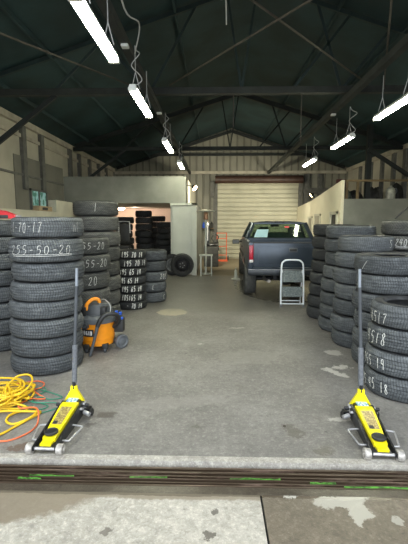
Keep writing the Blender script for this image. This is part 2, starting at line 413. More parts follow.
# trusses
def truss(y, i):
    tr_ = thing('roof_truss', ['dark steel roof truss nearest the open doorway, its chord spanning the whole roof',
                'dark steel roof truss further back, in front of the ribbed gable wall'][i], 'truss', (0, y, 0), 0, 'roof trusses')
    zb = 3.92
    MB().box((XL+.12, -.06, zb-.06), (XR-.12, .06, zb+.05)).build('bottom_chord', M['chord' if i == 0 else 'truss'], tr_)
    for xe in (XL+.2, XR-.2):
        MB().bar((xe, 0, ZE+(.02 if i == 0 else -.02)), (RX, 0, ZR-(.09 if i == 0 else .2)), .06 if i == 0 else .09, .07 if i == 0 else .13).build('top_chord', M['web' if i == 0 else 'truss'], tr_)
    bn = [-2.9, -1.15, .46, 2.2, 4.2]
    tn = [-3.7, -2.0, -.35, .72, 1.75, 3.3, 5.0]
    def tz(x): return roofz(x) - (.10 if i == 0 else .2)
    for a, b in [(-2.9,-2.0), (-1.15,-2.0), (-1.15,-.35), (.46,.2), (.46,.72), (2.2,1.75), (2.2,3.0), (4.2,3.3), (1.35, 2.3)]:
        MB().bar((a, 0, zb), (b, 0, tz(b)), .035, .045).build('web_member', M['web' if i == 0 else 'truss'], tr_)
    # knee braces to the walls
    MB().bar((-2.85, 0, zb-.05), (XL+.12, 0, 2.68), .065, .08).build('knee_brace', M['truss'], tr_)
    return tr_
truss(7.3, 0); truss(12.7, 1)
# long beams that carry the lamps
def runner(x, z, lab):
    o = MB().box((x-.05, 2.55, z-.05), (x+.05, 17.8, z+.05)).build('ceiling_runner', M['chord'], None)
    tag(o, lab, 'beam', 'long runners under the roof trusses')
runner(-1.12, 3.80, 'thin dark runner above the left row of fluorescent lights')
runner(2.34, 3.80, 'thin dark runner above the right row of fluorescent lights')
def rod(p, q, lab, r=.014):
    o = MB().tube([p, q], r, 6).build('bracing_rod', M['rod']); tag(o, lab, 'rod', 'bracing rods under the roof')
rod((-.80, 7.17, 3.98), (2.45, 2.55, 3.98), 'long steel bracing rod crossing the ceiling from centre to upper right')
rod((2.55, 7.2, 4.03), (-1.4, 2.55, 4.03), 'steel bracing rod crossing the ceiling from top centre to the right lamps')
rod((-3.9, 3.1, 3.9), (-1.3, 7.1, 3.9), 'faint steel bracing rod over the left side of the ceiling')
rod((2.9, 7.2, 3.90), (1.1, 2.6, 3.90), 'faint steel bracing rod above the nearest right lamp')
o = MB().tube([(.32, 7.3, 3.87), (.32, 7.3, 3.30)], .008, 6).build('drop_cable', M['rod']); tag(o, 'thin dark cable hanging from the near truss above the shutter', 'cable')
o = MB().tube([(1.52, 7.3, 3.87), (1.52, 7.3, 3.05)], .008, 6).build('drop_cable', M['rod']); tag(o, 'thin dark cable hanging from the near truss above the truck', 'cable')
o = MB().box((4.46, 12.0, 2.3), (4.60, 12.14, 4.45)).build('steel_column', M['truss']); tag(o, 'dark steel column standing on the right storage loft', 'column')
o = MB().bar((4.45, 11.93, 3.74), (XR-.02, 11.93, 2.85), .09, .1).build('diagonal_brace', M['truss']); tag(o, 'dark diagonal brace running down to the right wall above the loft', 'brace')

# left storeroom with loft fascia
struct('wall_loft', MB().box((XL+.02, 12.0, 2.2), (-.87, 12.08, 2.99)), M['fascia'])
struct('wall_loft_side', MB().prism([(12.08, 2.2), (17.95, 2.2), (17.95, 2.99), (12.08, 2.99)], -.95, -.87, 'x'), M['white_wall'])
struct('ceiling_loft', MB().box((XL+.02, 12.08, 2.2), (-.95, 17.95, 2.28)), M['white_wall'])
struct('wall_storeroom_back', MB().box((XL+.02, 16.6, 0), (-.7, 16.68, 2.2)), M['pink_wall'])
struct('wall_storeroom_right', MB().box((-.68, 12.25, 0), (-.60, 17.95, 2.2)), M['grey_wall'])
d2 = struct('door_2', MB().rbox((-1.30, 12.03, .02), (-.70, 12.09, 2.12), .01).box((-1.22, 12.02, .15), (-.78, 12.03, 2.0)), M['door_white'])
struct('door_frame', MB().box((-1.36, 12.09, 0), (-1.31, 12.2, 2.2)).box((-.70, 12.0, 0), (-.56, 12.2, 2.2)).box((-1.36, 12.0, 2.13), (-.56, 12.2, 2.2)), M['door_white'], d2)
struct('door_handle', MB().cyl((-.75, 12.01, 1.0), (-.75, 11.96, 1.0), .02), M['steel'], d2)
# low partition and ledge on left wall
struct('wall_ledge', MB().box((XL+.02, 10.75, 0), (-4.33, 11.98, 2.22)), M['white_wall'])
struct('wall_ledge_low', MB().box((XL+.02, 2.6, 0), (-4.33, 10.75, 1.90)), M['white_wall'])
w1 = struct('window_1', MB().box((XL+.02, 9.72, 1.95), (XL+.05, 10.62, 2.42)), M['grey_wall'])
wf = MB()
for (a, b) in [((9.70,1.93),(9.75,2.44)), ((10.60,1.93),(10.65,2.44)), ((9.70,2.40),(10.65,2.45)), ((10.14,1.93),(10.18,2.44))]:
    wf.box((XL+.04, a[0], a[1]), (XL+.09, b[0], b[1]))
struct('window_frame', wf, M['stud'], w1)
t = NT('window_view_glass'); g = t.n('ShaderNodeNewGeometry').outputs['Position']
n1 = t.noise(g, 7, 3); n2 = t.noise(g, 11, 2)
cc = t.mix(t.ramp(n1, .42, .58), (.03,.13,.07), (.30,.50,.52)); t.bsdf(cc, .15, Emission_Color=(.25,.5,.45,1), Emission_Strength=.12)
struct('window_pane', MB().box((XL+.05, 9.74, 1.96), (XL+.06, 10.6, 2.40)), t.m, w1)
mbx = MB().rbox((-4.56, 9.75, 1.905), (-4.36, 10.55, 2.03), .008)
o = mbx.build('cardboard_box', M['card']); tag(o, 'tan cardboard box on the ledge under the left wall window', 'box')
MB().box((-4.365, 9.95, 1.93), (-4.355, 10.25, 1.99)).build('box_label', M['black_plastic'], o)

# right room with loft
struct('wall_office_side', MB().prism([(11.75, 0), (17.9, 0), (17.9, 2.30), (15.3, 2.45), (11.75, 2.84)], 3.68, 3.76, 'x'), M['office_white'])
struct('wall_office_front', MB().box((3.76, 11.75, 0), (XR, 11.83, 2.30)), M['fascia'])
struct('ceiling_office', MB().box((3.76, 11.83, 2.2), (XR, 17.95, 2.29)), M['grey_wall'])
for n_, (ya, yb, za, zb) in enumerate([(13.9, 14.7, 0, 1.92), (15.0, 15.7, 0, 1.85)]):
    d_ = struct('door_%d' % (3+n_), MB().box((3.655, ya+.08, za), (3.67, yb-.08, zb-.06)), M['cream_wall'])
    struct('door_frame', MB().box((3.64, ya, za), (3.68, ya+.08, zb)).box((3.64, yb-.08, za), (3.68, yb, zb)).box((3.64, ya, zb-.07), (3.68, yb, zb)), M['white_wall'], d_)
w2 = struct('window_2', MB().box((3.665, 12.05, 1.35), (3.675, 12.6, 1.86)), M['black_plastic'])
wf = MB()
for (a, b) in [((11.97,1.28),(12.06,1.95)), ((12.6,1.28),(12.7,1.95)), ((11.97,1.86),(12.7,1.95)), ((11.97,1.25),(12.7,1.35))]: wf.box((3.63, a[0], a[1]), (3.69, b[0], b[1]))
struct('window_frame', wf, M['white_wall'], w2)
# loft guard rail
rl = thing('guard_rail', 'raw timber guard rail along the edge of the right storage loft', 'railing', (3.8, 11.82, 2.3))
MB().box((0, 0, .50), (2.09, .04, .56)).build('top_rail', M['wood'], rl)
for x in (.02, .34): MB().box((x, 0, 0), (x+.07, .06, .50)).build('post', M['wood'], rl)
# loft contents
o = thing('plastic_jug', 'pale plastic jug on the edge of the right storage loft', 'jug', (5.30, 12.25, 2.30))
MB().lathe([(.0,.0),(.12,.0),(.14,.03),(.14,.26),(.12,.33),(.05,.38),(.035,.42),(0,.42)], 20).build('jug_body', simple('pale_jug_plastic', (.45,.45,.38), .5), o)
MB().tube(spline([(.12,0,.32),(.17,0,.34),(.19,0,.25),(.14,0,.16)]), .014, 8).build('handle', M['grey_plastic'], o)
def heap(name, label, cat, x, y, z, sx, sy, sz, m, seed):
    rn = random.Random(seed); mb = MB().lathe([(0,0),(1,0),(.98,.2),(.85,.55),(.5,.85),(0,1)], 18)
    ph = [rn.uniform(0, 6) for _ in range(6)]
    vs = []
    for v in mb.v:
        a = math.atan2(v[1], v[0]); k_ = 1 + .16*math.sin(3*a+ph[0]) + .08*math.sin(7*a+ph[1]+5*v[2])
        vs.append((x + v[0]*k_*sx, y + v[1]*k_*sy, z + v[2]*sz*(1+.15*math.sin(4*a+ph[2]))))
    mb.v = vs; o = mb.build(name, m); return tag(o, label, cat)
heap('tarp_bundle', 'low dark tarp bundle on the middle of the right storage loft', 'bundle', 4.36, 12.7, 2.3, .27, .22, .30, M['clutter'], 3)
heap('dark_sack', 'slumped dark sack beside the pale jug on the right loft', 'sack', 5.05, 12.9, 2.3, .25, .25, .46, M['clutter'], 5)
heap('garbage_bag', 'dark bag at the far right end of the storage loft', 'bag', 5.62, 12.6, 2.3, .24, .22, .5, M['clutter'], 8)
heap('plastic_wrap_bundle', 'grey green plastic wrap bundle behind the timber posts of the loft', 'bundle', 3.99, 12.4, 2.3, .17, .2, .33, simple('grey_green_wrap', (.09,.11,.095), .3, var=.5, scale=12), 12)
ch = thing('office_chair', 'dark red and black chair back standing on the right loft', 'chair', (4.20, 13.5, 2.3))
MB().rbox((-.16,-.03,.25), (.16,.05,.75), .03).build('backrest', simple('dark_red_fabric', (.09,.03,.03), .8), ch)
MB().rbox((-.18,-.25,.2), (.18,.2,.26), .02).build('seat', M['clutter'], ch)
for sx in (-1, 1):
    for sy in (-1, 1): MB().cyl((sx*.16, sy*.18, 0), (sx*.14, sy*.16, .2), .012, n=8).build('leg', M['black_metal'], ch)
pb = thing('door_panel', 'dark upright panel leaning on the loft railing', 'panel', (4.93, 12.05, 2.3))
MB().box((-.05, 0, 0), (.05, .04, .60)).build('panel_board', M['clutter'], pb)

# ------------------------------------------------------------------ fluorescent lights
LC = 'fluorescent shop light'
def shop_light(x, y0, y1, z, lab, grp, cord=True):
    t_ = thing('shop_light', lab, 'light', (x, (y0+y1)/2, z), 0, grp); h = (y1-y0)/2
    MB().prism([(-.052,0),(.052,0),(.035,.045),(-.035,.045)], -h, h, 'y').build('housing', M['light_body'], t_)
    for sx in (-.026, .026): MB().cyl((sx, -h+.04, -.018), (sx, h-.04, -.018), .019, n=12).build('light_tube', M['tube'], t_)
    for e in (-1, 1): MB().box((-.05, e*h-.02, -.033), (.05, e*h+.02, .002)).build('lamp_socket', M['light_body'], t_)
    zt = 3.76 - z
    for e in (-1, 1):
        MB().tube([(-.05, e*(h-.2), .05), (0, e*(h-.2), .25), (0, e*(h-.2), zt)], .005, 5).tube([(.05, e*(h-.2), .05), (0, e*(h-.2), .25)], .005, 5).build('hanging_wire', M['cable'], t_)
    if cord:
        MB().tube(spline([(0,-h+.1,.05), (.09,-h+.12,.12), (.05,-h+.2,.22), (-.03,-h+.12,.3), (.08,-h+.05,.4), (.03,-h+.15,.48), (0,-h+.2,zt)]), .006, 6).build('power_cord', M['cable'], t_)
    return t_
GL = 'left row of hanging fluorescent lights'; GR = 'right row of hanging fluorescent lights'
shop_light(-1.0, 2.98, 4.08, 3.2, 'nearest long glowing fluorescent shop light at the top left of the ceiling', GL)
shop_light(-.99, 4.90, 6.12, 3.2, 'second glowing fluorescent light of the left row, counted from the doorway', GL)
shop_light(-.99, 7.85, 9.12, 3.2, 'third glowing fluorescent light of the left row, counted from the doorway', GL)
shop_light(-.96, 10.6, 11.8, 3.2, 'farthest and smallest glowing fluorescent light of the left row', GL)
shop_light(2.48, 5.2, 6.38, 3.2, 'nearest glowing fluorescent light at the right edge', GR)
shop_light(2.52, 7.55, 8.75, 3.2, 'middle glowing fluorescent light of the right row', GR)
shop_light(2.50, 10.15, 11.4, 3.2, 'farthest glowing fluorescent light of the right row', GR)
cb = MB().tube(spline([(-.78, 3.0, 3.75), (-.85, 3.9, 3.58), (-.82, 4.5, 3.72), (-.95, 4.9, 3.60), (-1.0, 5.2, 3.75)]), .008, 6).build('ceiling_cable', M['cable'])
tag(cb, 'loose pale cable looping beside the nearest left ceiling light', 'cable')
cb = MB().tube(spline([(-.15, 3.4, 3.95), (-.1, 3.9, 3.8), (.05, 4.2, 3.8), (.1, 4.4, 3.95), (.12, 4.7, 3.8)]), .007, 6).build('ceiling_cable', M['cable'])
tag(cb, 'short loose cable hanging at the top middle of the ceiling', 'cable')
for (x, y, lab, fl_) in [(-1.1, 5.05, 'small pale junction box above the second left light', 1), (-1.1, 8.0, 'small pale junction box above the third left light', 1), (2.34, 8.2, 'small pale junction box above the middle right light', 1)]:
    jb = MB().rbox((x-.045, y-.045, 3.715), (x+.045, y+.045, 3.751), .01).build('junction_box', M['light_body']); tag(jb, lab, 'junction box')
def spot(x, y, z, lab, d):
    t_ = thing('spot_lamp', lab, 'lamp', (x, y, z))
    R_ = Matrix.Rotation(d, 4, 'Z') @ Matrix.Rotation(2.2, 4, 'Y')
    MB().lathe([(.02,-.12),(.05,-.1),(.09,0),(.10,.02)], 18, M=R_).build('lamp_shade', M['black_metal'], t_)
    MB().lathe([(0,.005),(.05,.01),(.085,.0)], 18, M=R_).build('bulb', M['lamp'], t_)
    return t_
s1 = spot(-.62, 12.25, 2.66, 'small warm spot lamp glowing at the right end of the left loft', -.6)
MB().cyl((-.87, .0+12.25, 2.75), (-.68, 12.25, 2.72), .012, n=8).build('bracket', M['black_metal'], None)
b_ = bpy.data.objects['bracket']; b_.parent = s1; b_.location = (.62, -12.25, -2.66)
s2 = spot(3.55, 14.9, 2.62, 'small warm spot lamp glowing on the white wall at right', PI)
MB().cyl((.05, 0, .1), (.15, 0, -.12), .012, n=8).build('bracket', M['black_metal'], s2)
sl = thing('unseen_lamp', 'unseen warm lamp lighting the back wall of the left tire storeroom', 'lamp', (-3.75, 15.7, 2.12))
MB().lathe([(0,.07),(.16,.07),(.16,.03),(.1,0),(0,-.01)], 20).build('lamp_diffuser', emis('storeroom_lamp_glow', (1,.78,.55), 22), sl)  # unseen lamp, put behind the tires to brighten the back wall

# ------------------------------------------------------------------ tyres
_cache = {}
def tire_meshes(R, W, kind, mt, ms):
    key = (R, W, kind, mt, ms)
    if key in _cache: return _cache[key]
    hw = W * .40; prof = []; ng = {'a': 4, 'b': 3, 'c': 5}[kind]
    gw = .010 if kind != 'b' else .014; dp = .009
    cr = .012  # crown
    def R_at(z): return R - cr * (z / hw) ** 2
    prof.append((R_at(hw) - .035, -W*.475)); prof.append((R_at(hw) - .014, -W*.455))
    prof.append((R_at(hw) - .002, -hw))
    gs = [(-hw + 2*hw*(i+1)/(ng+1)) for i in range(ng)]
    for g in gs:
        a, b = g - gw/2, g + gw/2
        prof += [(R_at(a), a), (R_at(g) - dp, a + .002), (R_at(g) - dp, b - .002), (R_at(b), b)]
    prof += [(R_at(hw) - .002, hw), (R_at(hw) - .014, W*.455), (R_at(hw) - .035, W*.475)]
    tread = MB().lathe(prof, 64).mesh('tread', M[mt], 40)
    sw = MB(); Ri = R * .60
    for s in (-1, 1):
        sw.lathe([(R-.047, s*W*.475), (R*.90, s*W*.495), (R*.80, s*W*.5), (R*.74, s*W*.485), (R*.725, s*W*.495), (R*.66, s*W*.46), (Ri+.012, s*W*.42), (Ri, s*W*.40), (Ri+.004, s*W*.36), (R*.75, s*W*.42), (R-.05, s*W*.36), (R-.035, 0)], 64)
    side = sw.mesh('sidewall', M[ms], 60)
    _cache[key] = (tread, side); return _cache[key]

def make_tire(R, W, kind, mt, ms, loc, label, group, tilt=(0, 0), name='tire'):
    tr, sd = tire_meshes(R, W, kind, mt, ms)
    o = thing(name, label, 'tire', loc, 0, group); o.rotation_euler = (tilt[0], tilt[1], 0)
    link('tread', tr, o); link('sidewall', sd, o)
    return o

# hand drawn chalk strokes, unit box 0..1 wide .6
GL_ = {'0': [[(.3,1),(.08,.85),(0,.5),(.1,.1),(.3,0),(.5,.12),(.6,.5),(.5,.88),(.28,1)]],
 '1': [[(.3,1),(.28,.5),(.25,0)]], '2': [[(.02,.8),(.2,1),(.48,.95),(.5,.7),(.3,.4),(0,.02),(.6,.05)]],
 '4': [[(.1,1),(0,.45),(.55,.45)],[(.45,1),(.4,.0)]], '5': [[(.58,.97),(.12,1),(.08,.58),(.4,.6),(.55,.35),(.4,.05),(.02,.02)]],
 '6': [[(.5,1),(.15,.7),(.02,.3),(.2,.0),(.5,.1),(.52,.38),(.25,.48),(.05,.3)]], '7': [[(0,.95),(.58,1),(.35,.5),(.2,0)]],
 '8': [[(.5,.85),(.25,1),(.08,.8),(.45,.4),(.5,.12),(.25,0),(.04,.18),(.15,.45),(.5,.85)]],
 '9': [[(.5,.7),(.3,.55),(.06,.7),(.15,.97),(.45,.98),(.5,.6),(.4,0)]], '-': [[(.1,.5),(.55,.52)]], ' ': [],
 'L': [[(.15,1),(.05,0),(.5,.05)]], 'C': [[(.55,.85),(.25,1),(.03,.5),(.25,0),(.55,.12)]],
 'W': [[(0,.9),(.12,.05),(.25,.8),(.4,.05),(.52,1)],[(.75,1.1),(.75,.1)]], 'R': [[(.1,0),(.05,1),(.45,.9),(.4,.55),(.1,.5),(.5,0)]],
 '/': [[(.6,1),(0,0)]], '|': [[(.3,1),(.3,0)]], 'S': [[(.5,.9),(.2,1),(.05,.75),(.4,.45),(.45,.15),(.1,0)]]}
def chalk(tire, R, text, u0, u1, zc, h, wd=.0048, mat='chalk', under=0, slant=.12, seed=0):
    """write text on the tread, u = sideways fraction of the radius as seen from the doorway"""
    rn = random.Random(hash(text) % 1000 + seed if False else sum(map(ord, text)) + seed)
    cx, cy = tire.location.x, tire.location.y
    base = math.atan2(-cy, -cx)
    a0, a1 = base + math.asin(u0), base + math.asin(u1)
    n = len(text); step = (a1 - a0) / n; mb = MB()
    cw = step * .86
    def P_(a, z, off=.0035): 
        return Vector(((R + off - .012 * min(1, (z / (.4*.22)))**2) * math.cos(a), (R + off - .012 * min(1, (z / (.4*.22)))**2) * math.sin(a), z))
    def strokes(pts):
        L_, Rr = [], []
        S = spline([(p[0], p[1], 0) for p in pts], 5) if len(pts) > 2 else [Vector((p[0], p[1], 0)) for p in pts]
        if len(pts) == 2: S = [S[0].lerp(S[1], i/6) for i in range(7)]
        for i, p in enumerate(S):
            d = S[min(i+1, len(S)-1)] - S[max(0, i-1)]; d = Vector((d.x*R, d.y, 0)); d = d.normalized() if d.length > 0 else Vector((1,0,0))
            nx, nz = -d.y, d.x; w = wd * rn.uniform(.75, 1.1) / 2
            L_.append(P_(p.x + nx*w/R, p.y + nz*w)); Rr.append(P_(p.x - nx*w/R, p.y - nz*w))
        m = len(S); mb.add(L_ + Rr, [(i, i+1, m+i+1, m+i) for i in range(m-1)])
    for i, chh in enumerate(text):
        jx, jz, js = rn.uniform(-.08,.08), rn.uniform(-.07,.07), rn.uniform(.9,1.08)
        for st in GL_.get(chh, []):
            strokes([(a0 + step*(i+.1) + cw*(p[0]+jx*.5) + slant*(p[1]-.5)*h/R, zc + h*js*(p[1]-.5+jz)) for p in st])
    for k in range(under):
        strokes([(a0 + (a1-a0)*.02, zc - h*.62 - k*.014), (a0 + (a1-a0)*.5, zc - h*.58 - k*.016), (a1 - .02, zc - h*.6 - k*.012)])
    return mb.build('chalk_writing', M[mat], tire, None, label='white chalk writing' )

ORD = ['top','second','third','fourth','fifth','sixth','seventh','eighth','ninth','tenth']
def NM(k, n): return 'topmost' if k == 0 else 'bottom' if k == n-1 else ORD[k]
def stack(x, y, R, W, n, desc, group, mt, ms, kinds='abc', jit=.014, heights=None, seed=0, labels=None, lean=0):
    rn = random.Random(seed); out = []; z = 0; ws = []
    for i in range(n): ws.append(heights[i] if heights else W)
    for i in range(n):                       # bottom up
        w = ws[i]; kd = rn.choice(kinds); idx = n - 1 - i
        o_ = NM(idx, n)
        lab = (labels or {}).get(idx) or '%s black tire in the %s' % (o_, desc)
        r_ = round(R * rn.choice([1, .985, .97, 1.0]), 3)
        ti = (rn.uniform(-.006, .006), rn.uniform(-.006, .006))
        o = make_tire(r_, w - .008, kd, mt, ms, (x + lean*idx/(n-1) + rn.uniform(-jit, jit), y + rn.uniform(-jit, jit), z + w/2 + .001), lab, group, ti)
        o['_r'] = r_; out.append(o); z += w
    for o in out: pass
    return list(reversed(out))               # top first
GLS = 'stacked tires along the left side'; GRS = 'stacked tires along the right side'; GST = 'dark tires stacked in the storeroom'
# nearest left stack
L1 = stack(-1.825, 4.25, .385, .205, 8, 'stack right behind the left yellow jack', GLS, 'tread_grey', 'side_grey', seed=1, jit=.02, lean=-.06,
           heights=[.20,.205,.195,.19,.205,.20,.25,.22],
           labels={0: 'topmost tire of the stack behind the left jack, chalked 70-17', 1: 'wide tire chalked 255-50-20, second in the stack behind the left jack'})
chalk(L1[0], L1[0]['_r'], '1-70-17', -.90, -.12, .0, .095)
chalk(L1[0], L1[0]['_r'], 'W', .62, .82, .0, .10, .004, 'chalk_faint')
chalk(L1[1], L1[1]['_r'], '255-50-20', -.86, .62, .015, .085, under=2)
L0 = stack(-2.83, 4.97, .37, .205, 8, 'stack at the left picture edge, behind the chalked 255-50-20 stack', GLS, 'tread_grey', 'side_grey', seed=2,
           labels={k: '%s black tire in the stack at the left picture edge' % NM(k,8) for k in range(8)})
L2 = stack(-1.86, 5.42, .385, .236, 6, 'stack just behind the orange vacuum', GLS, 'tread_mid', 'side_grey', seed=3,
           labels={0: 'topmost tire chalked 55-20 in the stack behind the orange vacuum', 1: 'second tire, chalked -55-20, in the stack behind the orange vacuum', 2: 'third tire, chalked 20, in the stack behind the orange vacuum'})
chalk(L2[0], L2[0]['_r'], '55-20', .02, .80, .0, .09, .006)
chalk(L2[1], L2[1]['_r'], '55-20', .10, .84, .0, .10, .006)
chalk(L2[2], L2[2]['_r'], '20', .22, .55, .0, .11, .006)
L3 = stack(-1.97, 6.55, .375, .2445, 8, 'tallest stack on the left, reaching toward the loft', GLS, 'tread_mid', 'side_grey', seed=4)
chalk(L3[0], L3[0]['_r'], '|', -.08, .05, .01, .14, .008, 'chalk_faint')
L4 = stack(-1.60, 7.35, .305, .158, 7, 'stack chalked 195 and 14 on every tire', GLS, 'tread_dark', 'side_dark', seed=5, jit=.012,
           labels={0: 'topmost dark tire, chalked 195 70 14, in the seven tire stack', 1: 'dark tire chalked 195 70 14, second in the seven tire stack', 6: 'bottom dark tire, chalked - 70 14, in the seven tire stack'})
for k, (tx, u0, u1) in enumerate([('195 70 14', -.5, .75), ('195 70 14', -.4, .88), ('195 65 14', -.62, .65), ('195 65 14', -.62, .5), ('195 65 14', -.5, .68), ('185|65 14', -.5, .68), ('- 70 14', -.3, .65)]):
    chalk(L4[k], L4[k]['_r'], tx, u0, u1, 0, .098, .012, seed=k)
L5 = stack(-1.29, 8.02, .30, .212, 5, 'five tire stack behind the chalked 195 70 14 stack', GLS, 'tread_grey', 'side_dark', seed=6,
           labels={2: 'middle tire, chalked 205, in the five tire stack', 3: 'tire chalked L in the five tire stack, second from its bottom'})
chalk(L5[2], L5[2]['_r'], '205', .48, .93, .0, .09, .010)
chalk(L5[3], L5[3]['_r'], 'L', -.02, .2, .0, .09, .008); chalk(L5[4], L5[4]['_r'], 'C', .75, .9, .0, .08, .008)
# right stacks
RA = stack(2.00, 6.66, .345, .198, 8, 'farthest right-hand stack, beside the truck bumper', GRS, 'tread_dark', 'side_dark', seed=11, jit=.02, lean=-.06)
RB = stack(2.01, 5.92, .36, .196, 8, 'second farthest right-hand stack, just past the grey truck stack', GRS, 'tread_grey', 'side_dark', seed=12, jit=.02, lean=-.06,
           labels={k: '%s black tire in the second right-hand stack from the truck' % NM(k,8) for k in range(8)})
RC = stack(1.945, 5.18, .355, .206, 7, 'third right-hand stack from the truck', GRS, 'tread_grey', 'side_grey', seed=13, jit=.02, lean=-.04)
chalk(RC[0], RC[0]['_r'], 'S', .78, .93, .0, .10, .006)
RD = stack(1.955, 4.44, .37, .2095, 6, 'right-hand stack directly behind the front chalked stack', GRS, 'tread_grey', 'side_grey', seed=14, jit=.02)
chalk(RD[0], RD[0]['_r'], '/', -.72, -.50, .0, .10, .005)
RE = stack(1.845, 3.69, .36, .218, 4, 'low front stack at the right edge', GRS, 'tread_grey', 'side_grey', seed=15, jit=.01, lean=-.03,
           labels={0: 'topmost tire, chalked 8517, of the low front stack at right', 1: 'tire chalked 45 18, second in the low front stack at right',
                   2: 'tire chalked 255 19, third in the low front stack at right', 3: 'bottom tire, chalked 25 45 18, of the low front stack at right'})
chalk(RE[0], RE[0]['_r'], '8517', -.93, -.50, -.03, .10, .007)
chalk(RE[1], RE[1]['_r'], '4518', -.93, -.42, .0, .11, .008)
chalk(RE[2], RE[2]['_r'], '255 19', -.96, -.40, -.01, .09, .008, slant=-.1)
chalk(RE[3], RE[3]['_r'], '25 45 18', -.97, -.30, -.0, .095, .008, slant=-.1)
RF = stack(2.73, 5.55, .40, .205, 8, 'stack at the right edge behind the slashed tire', GRS, 'tread_mid', 'side_grey', seed=16, jit=.03,
           labels={k: '%s tire in the tall stack at the right edge, behind the others' % NM(k,8) for k in range(8)})
chalk(RF[1], RF[1]['_r'], '240', -.40, .0, .01, .09, .007, under=2)
# storeroom stacks
for si, (x, y, R, n, W, d) in enumerate([(-3.02, 13.1, .31, 8, .225, 'leftmost storeroom stack'), (-2.46, 13.65, .30, 9, .225, 'tallest stack in the storeroom'),
        (-2.12, 14.6, .30, 9, .206, 'third storeroom stack from the left'), (-1.78, 13.9, .29, 8, .205, 'storeroom stack nearest the white door')]):
    stack(x, y, R, W, n, d, GST, 'tread_dark', 'side_dark', seed=30+si, jit=.035)
# chrome framed chair in front of storeroom
cf = thing('chair', 'black backed chair with pale tube frame before the storeroom tires', 'chair', (-2.74, 11.9, 0))
MB().tube(spline([(-.17,0,.9),(-.17,0,1.58),(-.14,0,1.64),(.12,0,1.64),(.16,0,1.6),(.17,0,1.3)], 5), .016, 8).build('back_frame', M['steel'], cf)
MB().rbox((-.15,.0,1.05), (.15,.06,1.58), .03).build('backrest', M['black_plastic'], cf)
MB().rbox((-.2,-.35,.84), (.2,.02,.92), .03).build('seat', M['black_plastic'], cf)
for sx in (-.18,.18):
    for sy in (-.33, 0): MB().cyl((sx, sy, 0), (sx, sy, .86), .014, n=8).build('leg', M['steel'], cf)

# standing wheels by the white door
def wheel(x, y, R, W, lab, rx, rim='wheel_rim', rz=0):
    o = thing('spare_wheel', lab, 'wheel', (x, y, R+.004), 0, 'wheels standing by the storeroom door')
    o.rotation_euler = (PI/2 + rx, 0, rz)
    tr, sd = tire_meshes(R, W, 'a', 'tread_dark', 'side_dark'); link('tread', tr, o); link('sidewall', sd, o)
    mb = MB().lathe([(R*.62,.07),(R*.58,.075),(R*.55,.03),(R*.52,-.01),(R*.36,.02),(R*.30,.05),(R*.12,.055),(R*.1,.03),(0,.03)], 40)
    mb.build('rim', M[rim], o)
    nb = MB()
    for k in range(5):
        a = 2*PI*k/5; nb.cyl((R*.2*math.cos(a), R*.2*math.sin(a), .05), (R*.2*math.cos(a), R*.2*math.sin(a), .066), .012, n=6)
    nb.build('lug_nuts', M['steel'], o)
    return o
wheel(-.98, 11.72, .35, .2, 'wheel with dark steel rim leaning against the white door', .12)
wheel(-1.29, 11.955, .33, .17, 'wheel half hidden behind the one leaning on the white door', .0, 'grey_plastic')

# red hand tool on left edge stack
rt = thing('hand_tool', 'red and black hand tool lying on the stack at the left edge', 'tool', (-2.56, 4.85, 1.655), .05)
MB().prism([(-.35,.0),(.06,.0),(.10,.012),(.08,.05),(-.05,.10),(-.35,.115)], -.05, .05, 'y').build('tool_body', M['red'], rt)
MB().rbox((-.36,-.055,-.0), (.02,.055,.045), .01).build('tool_base', M['black_plastic'], rt)
MB().cyl((.08,0,.03), (.16,0,.03), .012, n=10).build('tool_tip', M['steel'], rt)
# bent black rod on right stack
br = MB().tube(spline([(2.44,5.45,1.66),(2.55,5.45,1.76),(2.65,5.45,1.855),(2.62,5.45,1.91),(2.68,5.45,1.95),(2.80,5.45,1.965)], 4), .011, 6).build('bent_rod', M['clutter'])
tag(br, 'thin bent black rod on top of the right edge tire stack', 'rod')
MB().tube([(2.65,5.45,1.855),(2.69,5.45,1.665)], .011, 6).build('rod_foot', M['clutter'], br)

